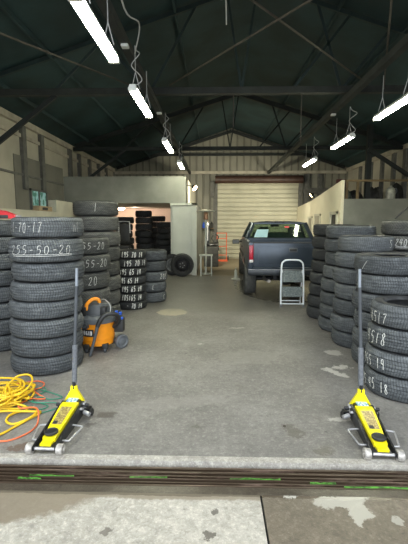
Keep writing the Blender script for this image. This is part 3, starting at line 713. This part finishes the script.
# ------------------------------------------------------------------ floor jacks
def jack(loc, rz, lab, mir):
    o = thing('floor_jack', lab, 'jack', loc, rz, 'yellow floor jacks at the doorway'); s = mir
    for sx in (-.108, .108):
        w = MB().lathe([(0,-.022),(.034,-.023),(.037,-.020),(.037,.020),(.034,.023),(.016,.022),(.014,.014),(0,.014)], 24, M=Matrix.Translation((sx, 0, .038)) @ Matrix.Rotation(PI/2*(1 if sx > 0 else -1), 4, 'Y'))
        w.build('front_wheel', M['wheel_metal'], o)
    MB().cyl((-.1, 0, .038), (.1, 0, .038), .011, n=14).build('axle', M['steel'], o)
    for sx in (-1, 1):
        MB().prism([(-.02,.03),(.02,.025),(.50,.035),(.57,.06),(.57,.12),(.50,.155),(.40,.14),(.02,.068),(-.02,.058)], sx*.073, sx*.086, 'x').build('side_frame', M['black_metal'], o)
        MB().tube(spline([(sx*.087,.09,.05),(sx*.128,.09,.05),(sx*.138,.105,.052),(sx*.165,.25,.06),(sx*.155,.27,.062),(sx*.087,.28,.065)], 5), .0065, 8).build('carry_handle', M['steel'], o)
        for (y, z) in [(.47,.12), (.50,.09), (.44,.085)]: pass
        b = MB()
        for (y, z) in [(.50,.13), (.525,.095), (.47,.10), (.44,.115)]: b.cyl((sx*.085, y, z), (sx*.102, y, z), .011, n=8)
        b.build('frame_bolts', M['steel'], o)
    # yellow lift arm and cover
    MB().prism([(-.038,.0),(.038,.0),(.042,.10),(-.042,.10)], .055, .072, 'z').build('arm_nose', M['yellow'], o)
    bm_ = MB(); n = 8
    prof = [(.06,.046,.088), (.12,.048,.10), (.20,.054,.118), (.30,.060,.140), (.42,.067,.162), (.46,.068,.162)]
    vs = []
    for (y, hw, z) in prof: vs += [(-hw, y, z-.035), (-hw, y, z-.004), (-hw+.004, y, z), (hw-.004, y, z), (hw, y, z-.004), (hw, y, z-.035)]
    fs = []
    for i in range(len(prof)-1):
        for k_ in range(5): fs.append((i*6+k_, i*6+k_+1, i*6+7+k_, i*6+6+k_))
    fs.append((0,1,2,3,4,5)); e = (len(prof)-1)*6; fs.append(tuple(e+5-k_ for k_ in range(6)))
    bm_.add(vs, fs); bm_.build('cover_plate', M['yellow'], o)
    # sticker lies on the sloping cover
    a, b = prof[2], prof[4]
    MB().add([(-.036, .185, .1190), (.036, .185, .1190), (.044, .385, .1590), (-.044, .385, .1590)], [(0,1,2,3)]).build('sticker', M['sticker'], o, None)
    MB().add([(-.034, .19, .1205), (.0, .19, .1205), (.0, .225, .1270), (-.034, .225, .1270)], [(0,1,2,3)]).build('sticker_mark', M['black_plastic'], o, None)
    sd = MB().lathe([(0,.0),(.040,.0),(.049,.008),(.050,.018),(.043,.024),(.038,.018),(0,.018)], 28, M=Matrix.Translation((0, .10, .094)))
    sd.build('saddle', M['black_plastic'], o)
    # pump block, joint
    MB().rbox((-.06,.46,.05), (.06,.57,.155), .01).build('pump_block', M['black_metal'], o)
    MB().box((-.042,.468,.158), (.042,.53,.165)).build('pump_sticker', M['sticker2'], o)
    MB().prism([(-.088,.10),(.088,.10),(.088,.13),(.026,.235),(.026,.265),(-.026,.265),(-.026,.235),(-.088,.13)], .53, .555, 'y').build('handle_socket', M['yellow'], o)
    MB().cyl((-.095,.542,.125), (.095,.542,.125), .012, n=10).build('socket_pin', M['steel'], o)
    # rear casters
    for sx in (-1, 1):
        c = MB().prism([(.50,.05),(.56,.05),(.56,.085),(.50,.085)], sx*.086, sx*.14, 'x').build('caster_bracket', M['black_metal'], o)
        MB().lathe([(0,-.012),(.026,-.012),(.029,-.008),(.029,.008),(.026,.012),(0,.012)], 20, M=Matrix.Translation((sx*.13, .565, .03)) @ Matrix.Rotation(PI/2, 4, 'Y')).build('rear_caster', M['black_plastic'], o)
        MB().cyl((sx*.10,.5,.12),(sx*.135,.5,.12), .014, n=10).build('pivot_knob', M['black_metal'], o)
    MB().cyl((s*.105,.47,.075), (s*.155,.45,.065), .018, n=12).build('release_knob', M['steel'], o)
    # long upright handle
    hx = 0
    top = 1.235
    MB().cyl((0,.542,.24), (0,.545,.30), .014, n=14).build('handle_neck', M['black_metal'], o)
    h = MB().tube([(0,.545,.285),(0,.555,.29),(s*.011,.57,.60),(s*.011,.57,.605)], [.019,.021,.021,.017], 16).build('handle_grip', M['grip'], o)
    MB().cyl((s*.011,.57,.60), (s*.033,.60,1.09), .0145, n=14).build('handle_pole', M['dkgrey_plastic'], o)
    MB().cyl((s*.033,.60,1.085), (s*.038,.607,top), .0125, n=14).build('handle_tip', M['pole_pale'], o)
    return o
jack((-1.178, 2.535, .001), -.032, 'yellow floor jack on the left, next to the yellow hose', 1)
jack((1.150, 2.53, .001), -.065, 'yellow floor jack on the right, in front of the chalked tires', -1)

# ------------------------------------------------------------------ hoses and cords
rn = random.Random(5); pts = []
cx, cy = -1.98, 3.33
for i in range(13):
    ax = rn.uniform(.20, .32); ay = rn.uniform(.12, .24); ox = rn.uniform(-.05,.05); oy = rn.uniform(-.09,.07); rot = rn.uniform(-.5,.5)
    for k in range(12):
        a = 2*PI*k/12; x = ax*math.cos(a); y = ay*math.sin(a)
        pts.append((cx+ox + x*math.cos(rot) - y*math.sin(rot), cy+oy + x*math.sin(rot) + y*math.cos(rot), .014 + .009*i + .008*math.sin(3*a+i)))
up = []
for k in range(10):   # one loop that stands a little proud
    a = PI + 2*PI*k/10; up.append((-1.78 + .105*math.cos(a), 3.38 + .14*math.sin(a), .14 + .04*math.sin(a)))
tail = [(-1.90,3.32,.09), (-1.84,3.24,.07), (-1.72,3.19,.05), (-1.62,3.17,.03), (-1.60,3.13,.02), (-1.671,3.095,.016), (-1.70,3.026,.016), (-1.672,2.944,.016), (-1.602,2.905,.016), (-1.535,2.95,.02), (-1.49,3.03,.028), (-1.50,3.12,.034),
        (-1.57,3.16,.03), (-1.68,3.13,.03), (-1.80,3.16,.018), (-1.88,3.10,.016), (-1.72,3.075,.04), (-1.60,3.06,.045), (-1.49,3.06,.045), (-1.46,3.09,.02), (-1.52,2.97,.016), (-1.571,2.86,.013), (-1.617,2.76,.013), (-1.70,2.69,.013), (-1.85,2.62,.013)]
hose = MB().tube(spline(pts + up + tail, 5), .0095, 8).build('air_hose', M['hose_yellow'], smooth=60)
tag(hose, 'tangled yellow air hose coiled on the floor at left', 'hose')
oc = [(-1.85,2.66,.008),(-1.638,2.665,.008),(-1.579,2.67,.008),(-1.512,2.686,.008),(-1.451,2.745,.008),(-1.41,2.835,.008),(-1.42,2.95,.008),(-1.46,3.05,.062),(-1.53,3.10,.062),(-1.62,3.10,.05),(-1.70,3.20,.03),(-1.68,3.36,.01),(-1.578,3.344,.02),(-1.55,3.386,.008),
      (-1.642,3.448,.02),(-1.72,3.534,.02),(-1.684,3.628,.008),(-1.707,3.724,.008),(-1.789,3.773,.008),(-1.879,3.745,.008),(-2.0,3.70,.008)]
o = MB().tube(spline(oc, 6), .0065, 8).build('extension_cord', M['cord_orange'], smooth=60); tag(o, 'orange extension cord curving out from under the yellow hose', 'cord')
gc = [(-1.80,3.30,.02),(-1.604,3.207,.012),(-1.501,3.172,.008),(-1.455,3.23,.008),(-1.551,3.285,.012),(-1.641,3.322,.012),(-1.60,3.405,.012),(-1.50,3.367,.008),(-1.40,3.41,.008),(-1.52,3.492,.008),(-1.732,3.603,.008),(-1.645,3.612,.008),(-1.62,3.50,.008),(-1.72,3.40,.012),(-1.60,3.27,.022),(-1.42,3.30,.008),(-1.35,3.22,.008),(-1.50,3.10,.008),(-1.58,3.20,.03)]
o = MB().tube(spline(gc, 6), .005, 6).build('extension_cord', M['cord_green'], smooth=60); tag(o, 'thin dark green cord tangled between the hose and the left jack', 'cord')

# ------------------------------------------------------------------ shop vacuum
vx = thing('shop_vacuum', 'orange and grey shop vacuum with black hose beside the left stack', 'vacuum', (-1.495, 4.86, 0))
prof = [(.0,.075),(.17,.075),(.195,.085),(.205,.16),(.212,.165),(.222,.36),(.226,.37),(.0,.37)]
MB().lathe(prof, 40).build('drum', M['orange'], vx)
MB().lathe([(.16,.37),(.236,.37),(.240,.385),(.238,.43),(.215,.455),(.17,.47),(0,.47)], 40).build('lid', M['lid_grey'], vx)
mh = MB().lathe([(.205,.455),(.20,.49),(.185,.54),(.15,.59),(.08,.61),(0,.61)], 32)
mh.v = [(x*1.0, y*.85, z) for x, y, z in mh.v]; mh.build('motor_head', M['dkgrey_plastic'], vx)
for q in (-1, 1):
    MB().rbox((q*.12-.035,-.17,.46), (q*.12+.035,.0,.575), .015).build('head_rib', M['black_plastic'], vx)
hd = MB().tube(spline([(-.09,-.14,.53),(-.085,-.13,.60),(-.03,-.08,.655),(.03,-.05,.65),(.05,-.04,.59)], 6), .022, 10)
hd.build('carry_handle', M['orange'], vx)
for (x, y, z, l) in [(-.10,-.13,.55,.04), (.13,-.06,.50,.045), (-.13,-.12,.50,.025)]:
    MB().rbox((x-l/1.5, y-.02, z-.025), (x+l/1.5, y+.02, z+.025), .012).build('orange_latch', M['orange'], vx)
def onDrum(a, r, z): return Vector((r*math.cos(a), r*math.sin(a), z))
# name plate wrapped on the drum
ba = math.atan2(-4.86, 1.495); a0, a1 = ba - 1.12, ba - .22
mb = MB(); N = 10
for zz0, zz1, rr in [(.215, .305, .2235)]:
    vs = [onDrum(a0 + (a1-a0)*i/N, rr, z_) for z_ in (zz0, zz1) for i in range(N+1)]
    mb.add(vs, [(i, i+1, N+2+i, N+1+i) for i in range(N)])
mb.build('name_plate', M['black_plastic'], vx, None)
RG = {'R': GL_['R'], 'I': [[(.3,1),(.3,0)]], 'D': [[(.05,0),(.05,1),(.4,.9),(.52,.5),(.4,.1),(.05,0)]], 'G': [[(.55,.85),(.25,1),(.03,.5),(.25,0),(.55,.15),(.55,.45),(.35,.45)]]}
mb = MB(); tx = 'RIDGID'; st = (a1-a0-.1)/len(tx)
for i, chh in enumerate(tx):
    for s_ in RG[chh]:
        q = [(a0+.05 + st*(i+.12) + st/.8*.6*p[0], .235 + .05*p[1]) for p in s_]
        for u, v in zip(q[:-1], q[1:]):
            d = Vector((( v[0]-u[0])*.22, v[1]-u[1], 0)).normalized(); w = .0055
            nx, nz = -d.y*w/.22, d.x*w
            mb.add([onDrum(u[0]+nx, .225, u[1]+nz), onDrum(v[0]+nx, .225, v[1]+nz), onDrum(v[0]-nx, .225, v[1]-nz), onDrum(u[0]-nx, .225, u[1]-nz)], [(0,1,2,3)])
mb.build('plate_lettering', M['white_print'], vx, None)
p_ = onDrum(ba-.62, .215, .35); q_ = onDrum(ba-.62, .27, .35)
MB().tube([p_, q_], [.034, .038], 18).tube([q_*.98+Vector((0,0,.007)), q_*1.02], [.026,.026], 14).build('blower_port', M['dkgrey_plastic'], vx)
for a in (ba-.75, ba+.45):
    p_ = onDrum(a, .195, .05)
    MB().rbox((p_.x-.035, p_.y-.035, .045), (p_.x+.035, p_.y+.035, .11), .01).build('caster_housing', M['black_plastic'], vx)
    MB().lathe([(0,-.015),(.026,-.015),(.03,-.01),(.03,.01),(.026,.015),(0,.015)], 18, M=Matrix.Translation((p_.x, p_.y-.01, .031)) @ Matrix.Rotation(PI/2, 4, 'Y')).build('caster', M['dkgrey_plastic'], vx)
for s_, px_, py_ in ((1, .30, .02), (-1, -.06, .30)):
    Mw = Matrix.Translation((px_, py_, .092)) @ Matrix.Rotation(.8, 4, 'Z') @ Matrix.Rotation(PI/2, 4, 'X')
    MB().lathe([(0,-.02),(.07,-.025),(.09,-.02),(.091,0),(.09,.02),(.07,.03),(.055,.018),(.05,.02),(.025,.03),(0,.03)], 28, M=Mw).build('rear_wheel', M['lid_grey'], vx)
MB().rbox((.17,.0,.06), (.30,.09,.13), .01).build('axle_arm', M['black_plastic'], vx)
# hose: comes off the right side, arches left and drops as a rigid wand
MB().tube(spline([(.22,-.05,.30),(.30,-.10,.40),(.28,-.18,.49),(.18,-.24,.50),(.12,-.27,.44),(.082,-.282,.36)], 8), .027, 12).build('hose', M['black_plastic'], vx)
MB().tube([(.085,-.28,.37),(.045,-.32,.18),(-.0,-.345,.012)], [.023,.018,.017], 12).build('wand', M['dkgrey_plastic'], vx)
MB().rbox((.20,-.02,.22), (.33,.10,.40), .015).build('tool_caddy', M['black_plastic'], vx)
for (x, z) in [(.235,.47), (.285,.455), (.26,.41), (.30,.39)]:
    n_ = MB().tube([(x,.03,z-.12), (x+.01,.0,z)], [.016,.02], 10).build('nozzle', M['dkgrey_plastic'], vx)
    if z > .45 or x > .29: MB().tube([(x+.01,.0,z-.005), (x+.012,-.005,z+.02)], [.02,.02], 10).build('nozzle_tip', M['blue'], n_)
MB().tube(spline([(.0,.1,.60),(.10,.0,.64),(.19,-.08,.58),(.20,-.12,.50)], 6), .006, 6).build('power_cord', M['cable'], vx)

# ------------------------------------------------------------------ pickup truck
tk = thing('pickup_truck', 'dark slate pickup truck parked in the middle, tailgate toward the doorway', 'truck', (1.585, 8.0, 0)); tk.rotation_euler.z = -.03
def arc(cy_, cz, r, a0, a1, n=10): return [(cy_ + r*math.cos(a0+(a1-a0)*i/n), cz + r*math.sin(a0+(a1-a0)*i/n)) for i in range(n+1)]
lower = .50
def side_poly(zt):
    p = [(.05, .60), (.38, .56)] + arc(.85, .40, .45, PI-.25, .25) + [(1.5, lower), (3.75, lower)] + arc(4.25, .40, .45, PI-.25, .25) + [(4.80, .52), (5.10, .55), (5.12, .95)]
    return p + [(5.0, 1.06), (3.75, 1.14), (3.72, 1.19), (2.15, 1.21), (.03, 1.21)]
for sx in (-1, 1):
    poly = side_poly(0)
    mb = MB()
    n = len(poly)
    def bx(y, z): return (.885 + .06*math.sin(max(0, min(1, (z-.5)/.72))*PI)) * (1 if y < 4.4 else 1 - .04*(y-4.4))
    vs = [(sx*bx(y, z), y, z) for y, z in poly] + [(sx*(bx(y, z)-.05), y, z) for y, z in poly]
    mid = .85
    mb.add(vs, [tuple(range(n)), tuple(range(2*n-1, n-1, -1))] + [(i, (i+1) % n, n+(i+1) % n, n+i) for i in range(n)])
    mb.build('body_side', M['truck'], tk, 25)
    # moulding gives the flank its bulge
    MB().rbox((sx*.94-.02, 1.45, .80), (sx*.94+.02, 3.7, .86), .008).build('side_moulding', M['black_plastic'], tk)
tg = MB().rbox((-.80, .0, .70), (.80, .06, 1.205), .015).rbox((-.70,-.008,.76), (.70,.01,1.12), .006).build('tailgate', M['truck'], tk)
th = MB().rbox((-.085,-.016,1.015), (.085,.0,1.10), .006).build('tailgate_handle', M['lid_grey'], tg)
MB().rbox((-.07,-.022,1.03), (.07,-.01,1.085), .004).build('handle_recess', M['black_plastic'], tk)
MB().box((-.80,-.002,1.19), (.80,.065,1.215)).build('tailgate_cap', M['black_plastic'], tk)
for sx in (-1, 1):
    MB().rbox((min(sx*.80, sx*.895), -.01, .62), (max(sx*.80, sx*.895), .10, 1.21), .02).build('corner_post', M['truck'], tk)
    tl = MB().rbox((min(sx*.80, sx*.888), -.025, .82), (max(sx*.80, sx*.888), .05, 1.15), .015).build('taillight', M['tail_red'], tk)
    MB().rbox((min(sx*.806, sx*.882), -.03, .80), (max(sx*.806, sx*.882), .04, .86), .01).build('reverse_lens', M['tail_white'], tl)
# bed floor and front of bed
MB().box((-.80,.06,.62), (.80,2.1,.68)).box((-.80,2.06,.62), (.80,2.12,1.19)).build('truck_bed', M['truck'], tk)
bu = MB().rbox((-.92,-.16,.55), (.92,.02,.67), .03).build('rear_bumper', simple('dark_chrome_bumper', (.022,.027,.033), .35, .3, var=.2), tk)
MB().box((-.90,-.165,.668), (.90,-.14,.675)).build('bumper_strip', M['steel'], bu)
MB().rbox((-.15,-.175,.57), (.15,-.158,.65), .005).build('plate_recess', M['black_plastic'], bu)
MB().box((-.35,.3,.40), (-.28,4.8,.52)).box((.28,.3,.40), (.35,4.8,.52)).build('chassis_rails', M['black_metal'], tk)
MB().tube([(-.50,2.0,.38),(-.50,.5,.38),(-.46,.12,.40)], .035, 12).build('exhaust_pipe', M['wheel_metal'], tk)
MB().cyl((-.7,.85,.36), (.7,.85,.36), .05).tube([(-.02,.75,.36),(-.02,.95,.36)], .14, 16).build('rear_axle', M['black_metal'], tk)
MB().box((-.85,3.4,.5), (.85,5.0,.7)).box((-.85,2.12,.5), (.85,3.75,.55)).build('underbody', M['black_metal'], tk)
# cab greenhouse
zb_, zr_ = 1.17, 1.60
B = {'rl': (-.84,2.13), 'fl': (-.84,3.95), 'fr': (.84,3.95), 'rr': (.84,2.13)}
Tt = {'rl': (-.66,2.28), 'fl': (-.66,3.35), 'fr': (.66,3.35), 'rr': (.66,2.28)}
mb = MB()
def P3(k, top): (x, y) = (Tt if top else B)[k]; return Vector((x, y, zr_ if top else zb_))
for kk in B: MB().bar(P3(kk, 0), P3(kk, 1), .075, .075).build('cab_pillar', M['truck'], tk)
for q in (-1, 1): MB().bar((q*.80,3.0,zb_), (q*.64,2.95,zr_), .06, .06).build('door_pillar', M['truck'], tk)
rf = MB().lathe([(1,0),(1.0,.3),(.96,.75),(.85,1),(0,1.15)], 4)
rfm = MB()
nx, ny = 10, 8; vs = []
for j in range(ny+1):
    for i in range(nx+1):
        u, v = i/nx*2-1, j/ny*2-1
        vs.append((u*.70, 2.82 + v*.58, zr_ + .01 + .045*(1-abs(u)**4)*(1-abs(v)**4)))
k0 = len(vs)
vs += [(x, y, zr_-.025) for x, y, z in vs]
fs = []
for j in range(ny):
    for i in range(nx):
        a = j*(nx+1)+i; fs += [(a, a+1, a+nx+2, a+nx+1), (k0+a, k0+a+nx+1, k0+a+nx+2, k0+a+1)]
for i in range(nx): fs += [(i, k0+i, k0+i+1, i+1), (ny*(nx+1)+i, ny*(nx+1)+i+1, k0+ny*(nx+1)+i+1, k0+ny*(nx+1)+i)]
for j in range(ny): a = j*(nx+1); fs += [(a, a+nx+1, k0+a+nx+1, k0+a), (a+nx, k0+a+nx, k0+a+2*nx+1, a+2*nx+1)]
rfm.add(vs, fs).build('cab_roof', M['truck'], tk, 50)
MB().rbox((-.12,2.20,1.61), (.12,2.26,1.645), .008).build('brake_light', M['black_plastic'], tk)
MB().box((-.84,2.13,1.12), (.84,2.20,1.22)).build('cab_back_panel', M['truck'], tk)
def pane(name, ks, shrink=.0, parent=tk, m='glass'):
    q = [P3(a, b) for a, b in ks]; MB().add(q, [(0,1,2,3)]).build(name, M[m], parent, None)
pane('rear_window', [('rl',0),('rr',0),('rr',1),('rl',1)])
pane('windshield', [('fl',0),('fr',0),('fr',1),('fl',1)])
pane('side_window', [('rl',0),('fl',0),('fl',1),('rl',1)]); pane('side_window', [('rr',0),('fr',0),('fr',1),('rr',1)])
# paper sign taped in the rear window (lower left)
def onglass(u, v, off=-.012):
    a = P3('rl',0).lerp(P3('rr',0), u); b = P3('rl',1).lerp(P3('rr',1), u); p = a.lerp(b, v); return (p.x, p.y+off, p.z)
MB().add([onglass(.10,.16), onglass(.31,.16), onglass(.31,.62), onglass(.11,.62)], [(0,1,2,3)]).build('paper_sign', M['paper'], tk, None)
MB().add([onglass(.60,.72,-.013), onglass(.68,.72,-.013), onglass(.68,.82,-.013), onglass(.60,.82,-.013)], [(0,1,2,3)]).build('red_reflection_patch', M['red'], tk, None)  # red reflection in the glass, painted as a small flat patch
# seats, dash and steering wheel
MB().rbox((-.66,2.42,.9), (.66,2.58,1.36), .05).rbox((-.66,2.5,.75), (.66,3.0,.95), .05).build('bench_seat', M['seat'], tk)
for x in (-.38,.38): MB().rbox((x-.13,2.40,1.34), (x+.13,2.48,1.50), .04).build('headrest', M['seat'], tk)
MB().rbox((-.76,3.5,.8), (.76,3.9,1.2), .05).build('dashboard', M['seat'], tk)
MB().lathe([(.19,0),(.20,.012),(.19,.024),(.18,.012)], 28, closed=True, M=Matrix.Translation((-.38,3.35,1.15)) @ Matrix.Rotation(-1.1, 4, 'X')).build('steering_wheel', M['black_plastic'], tk)
MB().rbox((-.12,3.15,1.50),(.12,3.18,1.56), .01).build('rearview_mirror', M['black_plastic'], tk)
# hood, grille, headlights, front bumper
mb = MB(); vs = []
for y, zc, w in [(3.75,1.16,.86), (4.3,1.13,.85), (4.8,1.08,.83), (5.1,.98,.80)]:
    for i in range(9):
        u = i/4-1; vs.append((u*w, y, zc + .03*(1-u*u)))
mb.add(vs, [(j*9+i, j*9+i+1, j*9+i+10, j*9+i+9) for j in range(3) for i in range(8)]).build('hood', M['truck'], tk, 60)
MB().rbox((-.82,5.06,.6), (.82,5.12,1.0), .01).build('grille', M['black_plastic'], tk)
for sx in (-.66,.66): MB().rbox((sx-.13,5.10,.78), (sx+.13,5.15,.95), .01).build('headlight', M['tail_white'], tk)
MB().rbox((-.86,5.08,.45), (.86,5.24,.62), .03).build('front_bumper', M['chrome'], tk)
for sx in (-1, 1):
    mi = MB().rbox((sx*1.08-.10, 3.42, 1.0), (sx*1.08+.10, 3.50, 1.13), .025).bar((sx*.88,3.5,1.06), (sx*1.0,3.47,1.06), .03).build('side_mirror', M['black_plastic'], tk)
    MB().box((sx*1.08-.085, 3.412, 1.015), (sx*1.08+.085, 3.42, 1.115)).build('mirror_glass', M['grey_plastic'], mi)
    MB().rbox((min(sx*.93,sx*.955), 2.35, .98), (max(sx*.93,sx*.955), 2.5, 1.01), .004).build('door_handle', M['black_plastic'], tk)
def truck_wheel(x, y):
    w = bpy.data.objects.new('wheel', None); C.objects.link(w); w.parent = tk; w.location = (x, y, .362); w.rotation_euler = (0, PI/2*(1 if x > 0 else -1), 0)
    tr, sd = tire_meshes(.36, .26, 'b', 'tread_mid', 'side_dark'); link('tread', tr, w); link('sidewall', sd, w)
    MB().lathe([(.225,.08),(.21,.085),(.2,.04),(.16,.03),(.12,.055),(.05,.06),(.045,.09),(0,.09)], 32).build('rim', M['steel'], w)
for x in (-.82, .82):
    for y in (.85, 4.25): truck_wheel(x, y)

# ------------------------------------------------------------------ step stool before the truck
ls = thing('step_ladder', 'small pale grey two-step folding ladder behind the truck tailgate', 'ladder', (1.485, 7.46, 0), -.03)
LN = .10  # lean
def lp(x, h, d=0): return (x, h*LN + d, h)
MB().tube(spline([lp(-.215,.012), lp(-.215,.4), lp(-.205,.78), lp(-.17,.865), lp(-.10,.895), lp(.10,.895), lp(.17,.865), lp(.205,.78), lp(.215,.4), lp(.215,.012)], 6), .0165, 10).build('front_frame', M['ladder'], ls)
MB().cyl(lp(-.215,.06), lp(.215,.06), .012, n=10).build('crossbar', M['ladder'], ls)
for (z0, z1) in ((.20,.38), (.48,.69)):
    st_ = MB(); q = [lp(-.19,z0,-.035), lp(.19,z0,-.035), lp(.19,z1,.03), lp(-.19,z1,.03)]
    q2 = [(a, b+.02, c) for a, b, c in q]
    st_.add(q+q2, [(0,1,2,3),(7,6,5,4),(0,4,5,1),(1,5,6,2),(2,6,7,3),(3,7,4,0)]).build('step', M['tread_plate'], ls)
for sx in (-.19,.19): MB().tube([lp(sx,.70,.01), (sx, .22, .012)], .011, 8).build('rear_leg', M['ladder'], ls)
MB().cyl((-.19,.212,.08), (.19,.212,.08), .01, n=8).build('rear_crossbar', M['ladder'], ls)
for sx in (-.215,.215): MB().cyl((sx,0,0), (sx,.002,.05), .02, n=10).build('rubber_foot', M['grey_plastic'], ls)

# ------------------------------------------------------------------ far end items
ht = thing('hand_truck', 'red-orange hand truck standing by the back shutter door', 'hand truck', (.29, 16.6, 0))
MB().tube([(-.2,.05,.03),(-.2,.08,1.2)], .018, 8).tube([(.2,.05,.03),(.2,.08,1.2)], .018, 8).build('frame_rails', M['red_orange'], ht)
for z in (.25,.62,.95,1.18): MB().tube([(-.2,.07,z),(.2,.07,z)], .015, 8).build('crossbar', M['red_orange'], ht)
MB().box((-.24,-.22,.005), (.24,.06,.07)).build('toe_plate', M['red_orange'], ht)
for sx in (-.27,.27): MB().lathe([(0,-.025),(.1,-.025),(.11,-.01),(.11,.01),(.1,.025),(0,.025)], 20, M=Matrix.Translation((sx,.17,.115)) @ Matrix.Rotation(PI/2,4,'Y')).build('wheel', M['black_plastic'], ht)
o = heap('jacket', 'dark jacket slung on the left rail of the red-orange hand truck', 'jacket', .10, 16.52, .45, .07, .07, .5, M['clutter'], 21)
# disc topped stand
ds = thing('disc_top_stand', 'tall pale pole with a wide round disc top beside the white door', 'stand', (-.285, 12.32, 0))
MB().lathe([(0,1.93),(.28,1.955),(.29,1.965),(.28,1.98),(.1,2.02),(0,2.03)], 28).build('disc_top', M['door_white'], ds)
MB().lathe([(.05,1.70),(.075,1.72),(.07,1.88),(.05,1.93),(0,1.93)], 18).build('burner_head', simple('copper_brown_metal', (.35,.2,.12), .4, .4), ds)
MB().cyl((0,0,.04), (0,0,1.70), .033, n=14).build('pole', M['door_white'], ds)
MB().lathe([(0,0),(.16,0),(.16,.03),(.05,.05),(0,.05)], 24).build('base', M['door_white'], ds)
wt = thing('side_table', 'small white-legged table at the foot of the disc-topped pole', 'table', (-.27, 11.88, 0))
MB().box((-.20,-.09,.62), (.20,.10,.66)).build('tabletop', M['door_white'], wt)
for sx in (-.17,.15):
    for sy in (-.07,.07): MB().box((sx,sy-.02,0), (sx+.035,sy+.015,.62)).build('leg', M['door_white'], wt)
# tyre changing machine (dark) behind it
tm = thing('tire_changer', 'dark tire changing machine against the ribbed back wall', 'machine', (-.12, 14.6, 0))
MB().rbox((-.28,-.25,0), (.25,.3,.75), .04).build('machine_cabinet', M['clutter'], tm)
MB().lathe([(0,.75),(.24,.76),(.27,.80),(.25,.85),(.08,.87),(0,.87)], 24).build('turntable', M['black_metal'], tm)
MB().rbox((-.22,.2,.7), (-.08,.34,1.65), .02).build('column', M['dkgrey_plastic'], tm)
MB().rbox((-.2,-.15,1.50), (-.1,.3,1.60), .02).cyl((-.15,-.1,.95), (-.15,-.1,1.6), .025).build('tool_arm', M['steel'], tm)
MB().tube(spline([(.15,-.2,.9),(.25,-.2,1.1),(.1,-.2,1.2),(.0,-.2,1.05),(.1,-.2,.9)],5,True), .02, 8, closed=True).build('air_line', M['black_plastic'], tm)
bs = thing('wall_shelf', 'cluttered shelf with small parts on the ribbed wall left of the shutter', 'shelf', (-.35, 17.6, 1.35))
MB().box((-.3,0,0), (.3,.35,.03)).build('shelf_board', M['wood'], bs)
for sx in (-.28,.26): MB().prism([(0,0),(.35,0),(.35,-.3)], sx, sx+.02, 'x').build('bracket', M['black_metal'], bs)
for i, (x, h, m_, l_) in enumerate([(-.5,.25,'blue','blue bottle on the shelf left of the shutter'), (-.33,.32,'card','tan box on the shelf left of the shutter'), (-.15,.28,'clutter','black tin on the shelf left of the shutter')]):
    if i == 1: b = MB().rbox((x-.07,17.68,1.381), (x+.07,17.84,1.381+h), .005)
    else: b = MB().lathe([(0,0),(.06,0),(.065,.02),(.065,h*.7),(.03,h*.85),(.03,h),(0,h)], 16, M=Matrix.Translation((x,17.76,1.381)))
    tag(b.build(['bottle','parts_box','tin'][i], M[m_]), l_, ['bottle','box','tin'][i])
# object crouched beside truck front
pl = thing('floor_bottle_jack', 'pale bottle-shaped jack on the floor left of the truck', 'jack', (.36, 12.7, 0))
MB().lathe([(0,0),(.08,0),(.08,.03),(.045,.05),(.045,.24),(.02,.26),(.02,.34),(0,.34)], 18).build('cylinder_body', M['door_white'], pl)
MB().box((-.12,-.08,0), (.12,.08,.02)).build('base_plate', M['door_white'], pl)
pl.location = (.60, 11.2, 0)

def glow(loc, e, col, d, parent):
    l = bpy.data.lights.new('lamp_beam', 'SPOT'); l.energy = e; l.color = col; l.spot_size = 2.4; l.spot_blend = .8; l.shadow_soft_size = .08
    o = bpy.data.objects.new('lamp_beam', l); C.objects.link(o); o.location = loc; o.rotation_euler = Vector(d).to_track_quat('-Z', 'Y').to_euler()
glow((-.45, 12.35, 2.6), 330, (1, .93, .70), (.35, 1, -.05), None)
glow((3.40, 14.9, 2.5), 170, (1, .93, .72), (-.6, .6, -.25), None)
glow((-3.1, 15.0, 2.15), 75, (1, .80, .66), (.1, 1, -.35), None)  # unseen spot added to brighten the storeroom's back wall
# ------------------------------------------------------------------ light, camera, view
w = bpy.data.worlds.new('World'); sc.world = w; w.use_nodes = True
bg = w.node_tree.nodes['Background']; bg.inputs[0].default_value = (.86, .93, 1, 1); bg.inputs[1].default_value = 1.15
def area(loc, rot, sx, sy, e, col):
    l = bpy.data.lights.new('fill', 'AREA'); l.shape = 'RECTANGLE'; l.size = sx; l.size_y = sy; l.energy = e; l.color = col
    o = bpy.data.objects.new('fill', l); C.objects.link(o); o.location = loc; o.rotation_euler = rot
sun = bpy.data.lights.new('sun', 'SUN'); sun.energy = 1.6; sun.angle = math.radians(70); sun.color = (.93,.97,1)
so = bpy.data.objects.new('sun', sun); C.objects.link(so)
so.rotation_euler = Vector((.05, 1, -.62)).to_track_quat('-Z', 'Y').to_euler()

cam = bpy.data.cameras.new('cam'); co = bpy.data.objects.new('cam', cam); C.objects.link(co); sc.camera = co
cam.sensor_fit = 'VERTICAL'; cam.sensor_height = 24; cam.lens = 24 * 393 / 544; cam.clip_start = .05; cam.clip_end = 200
co.location = (0, 0, 1.6)
yaw = math.atan(11/393*math.cos(math.radians(7.1)))
co.rotation_euler = (math.radians(90 - 7.1), 0, yaw)
sc.view_settings.view_transform = 'Standard'; sc.view_settings.look = 'None'; sc.view_settings.exposure = .75
for o in bpy.data.objects:
    if '_r' in o: del o['_r']
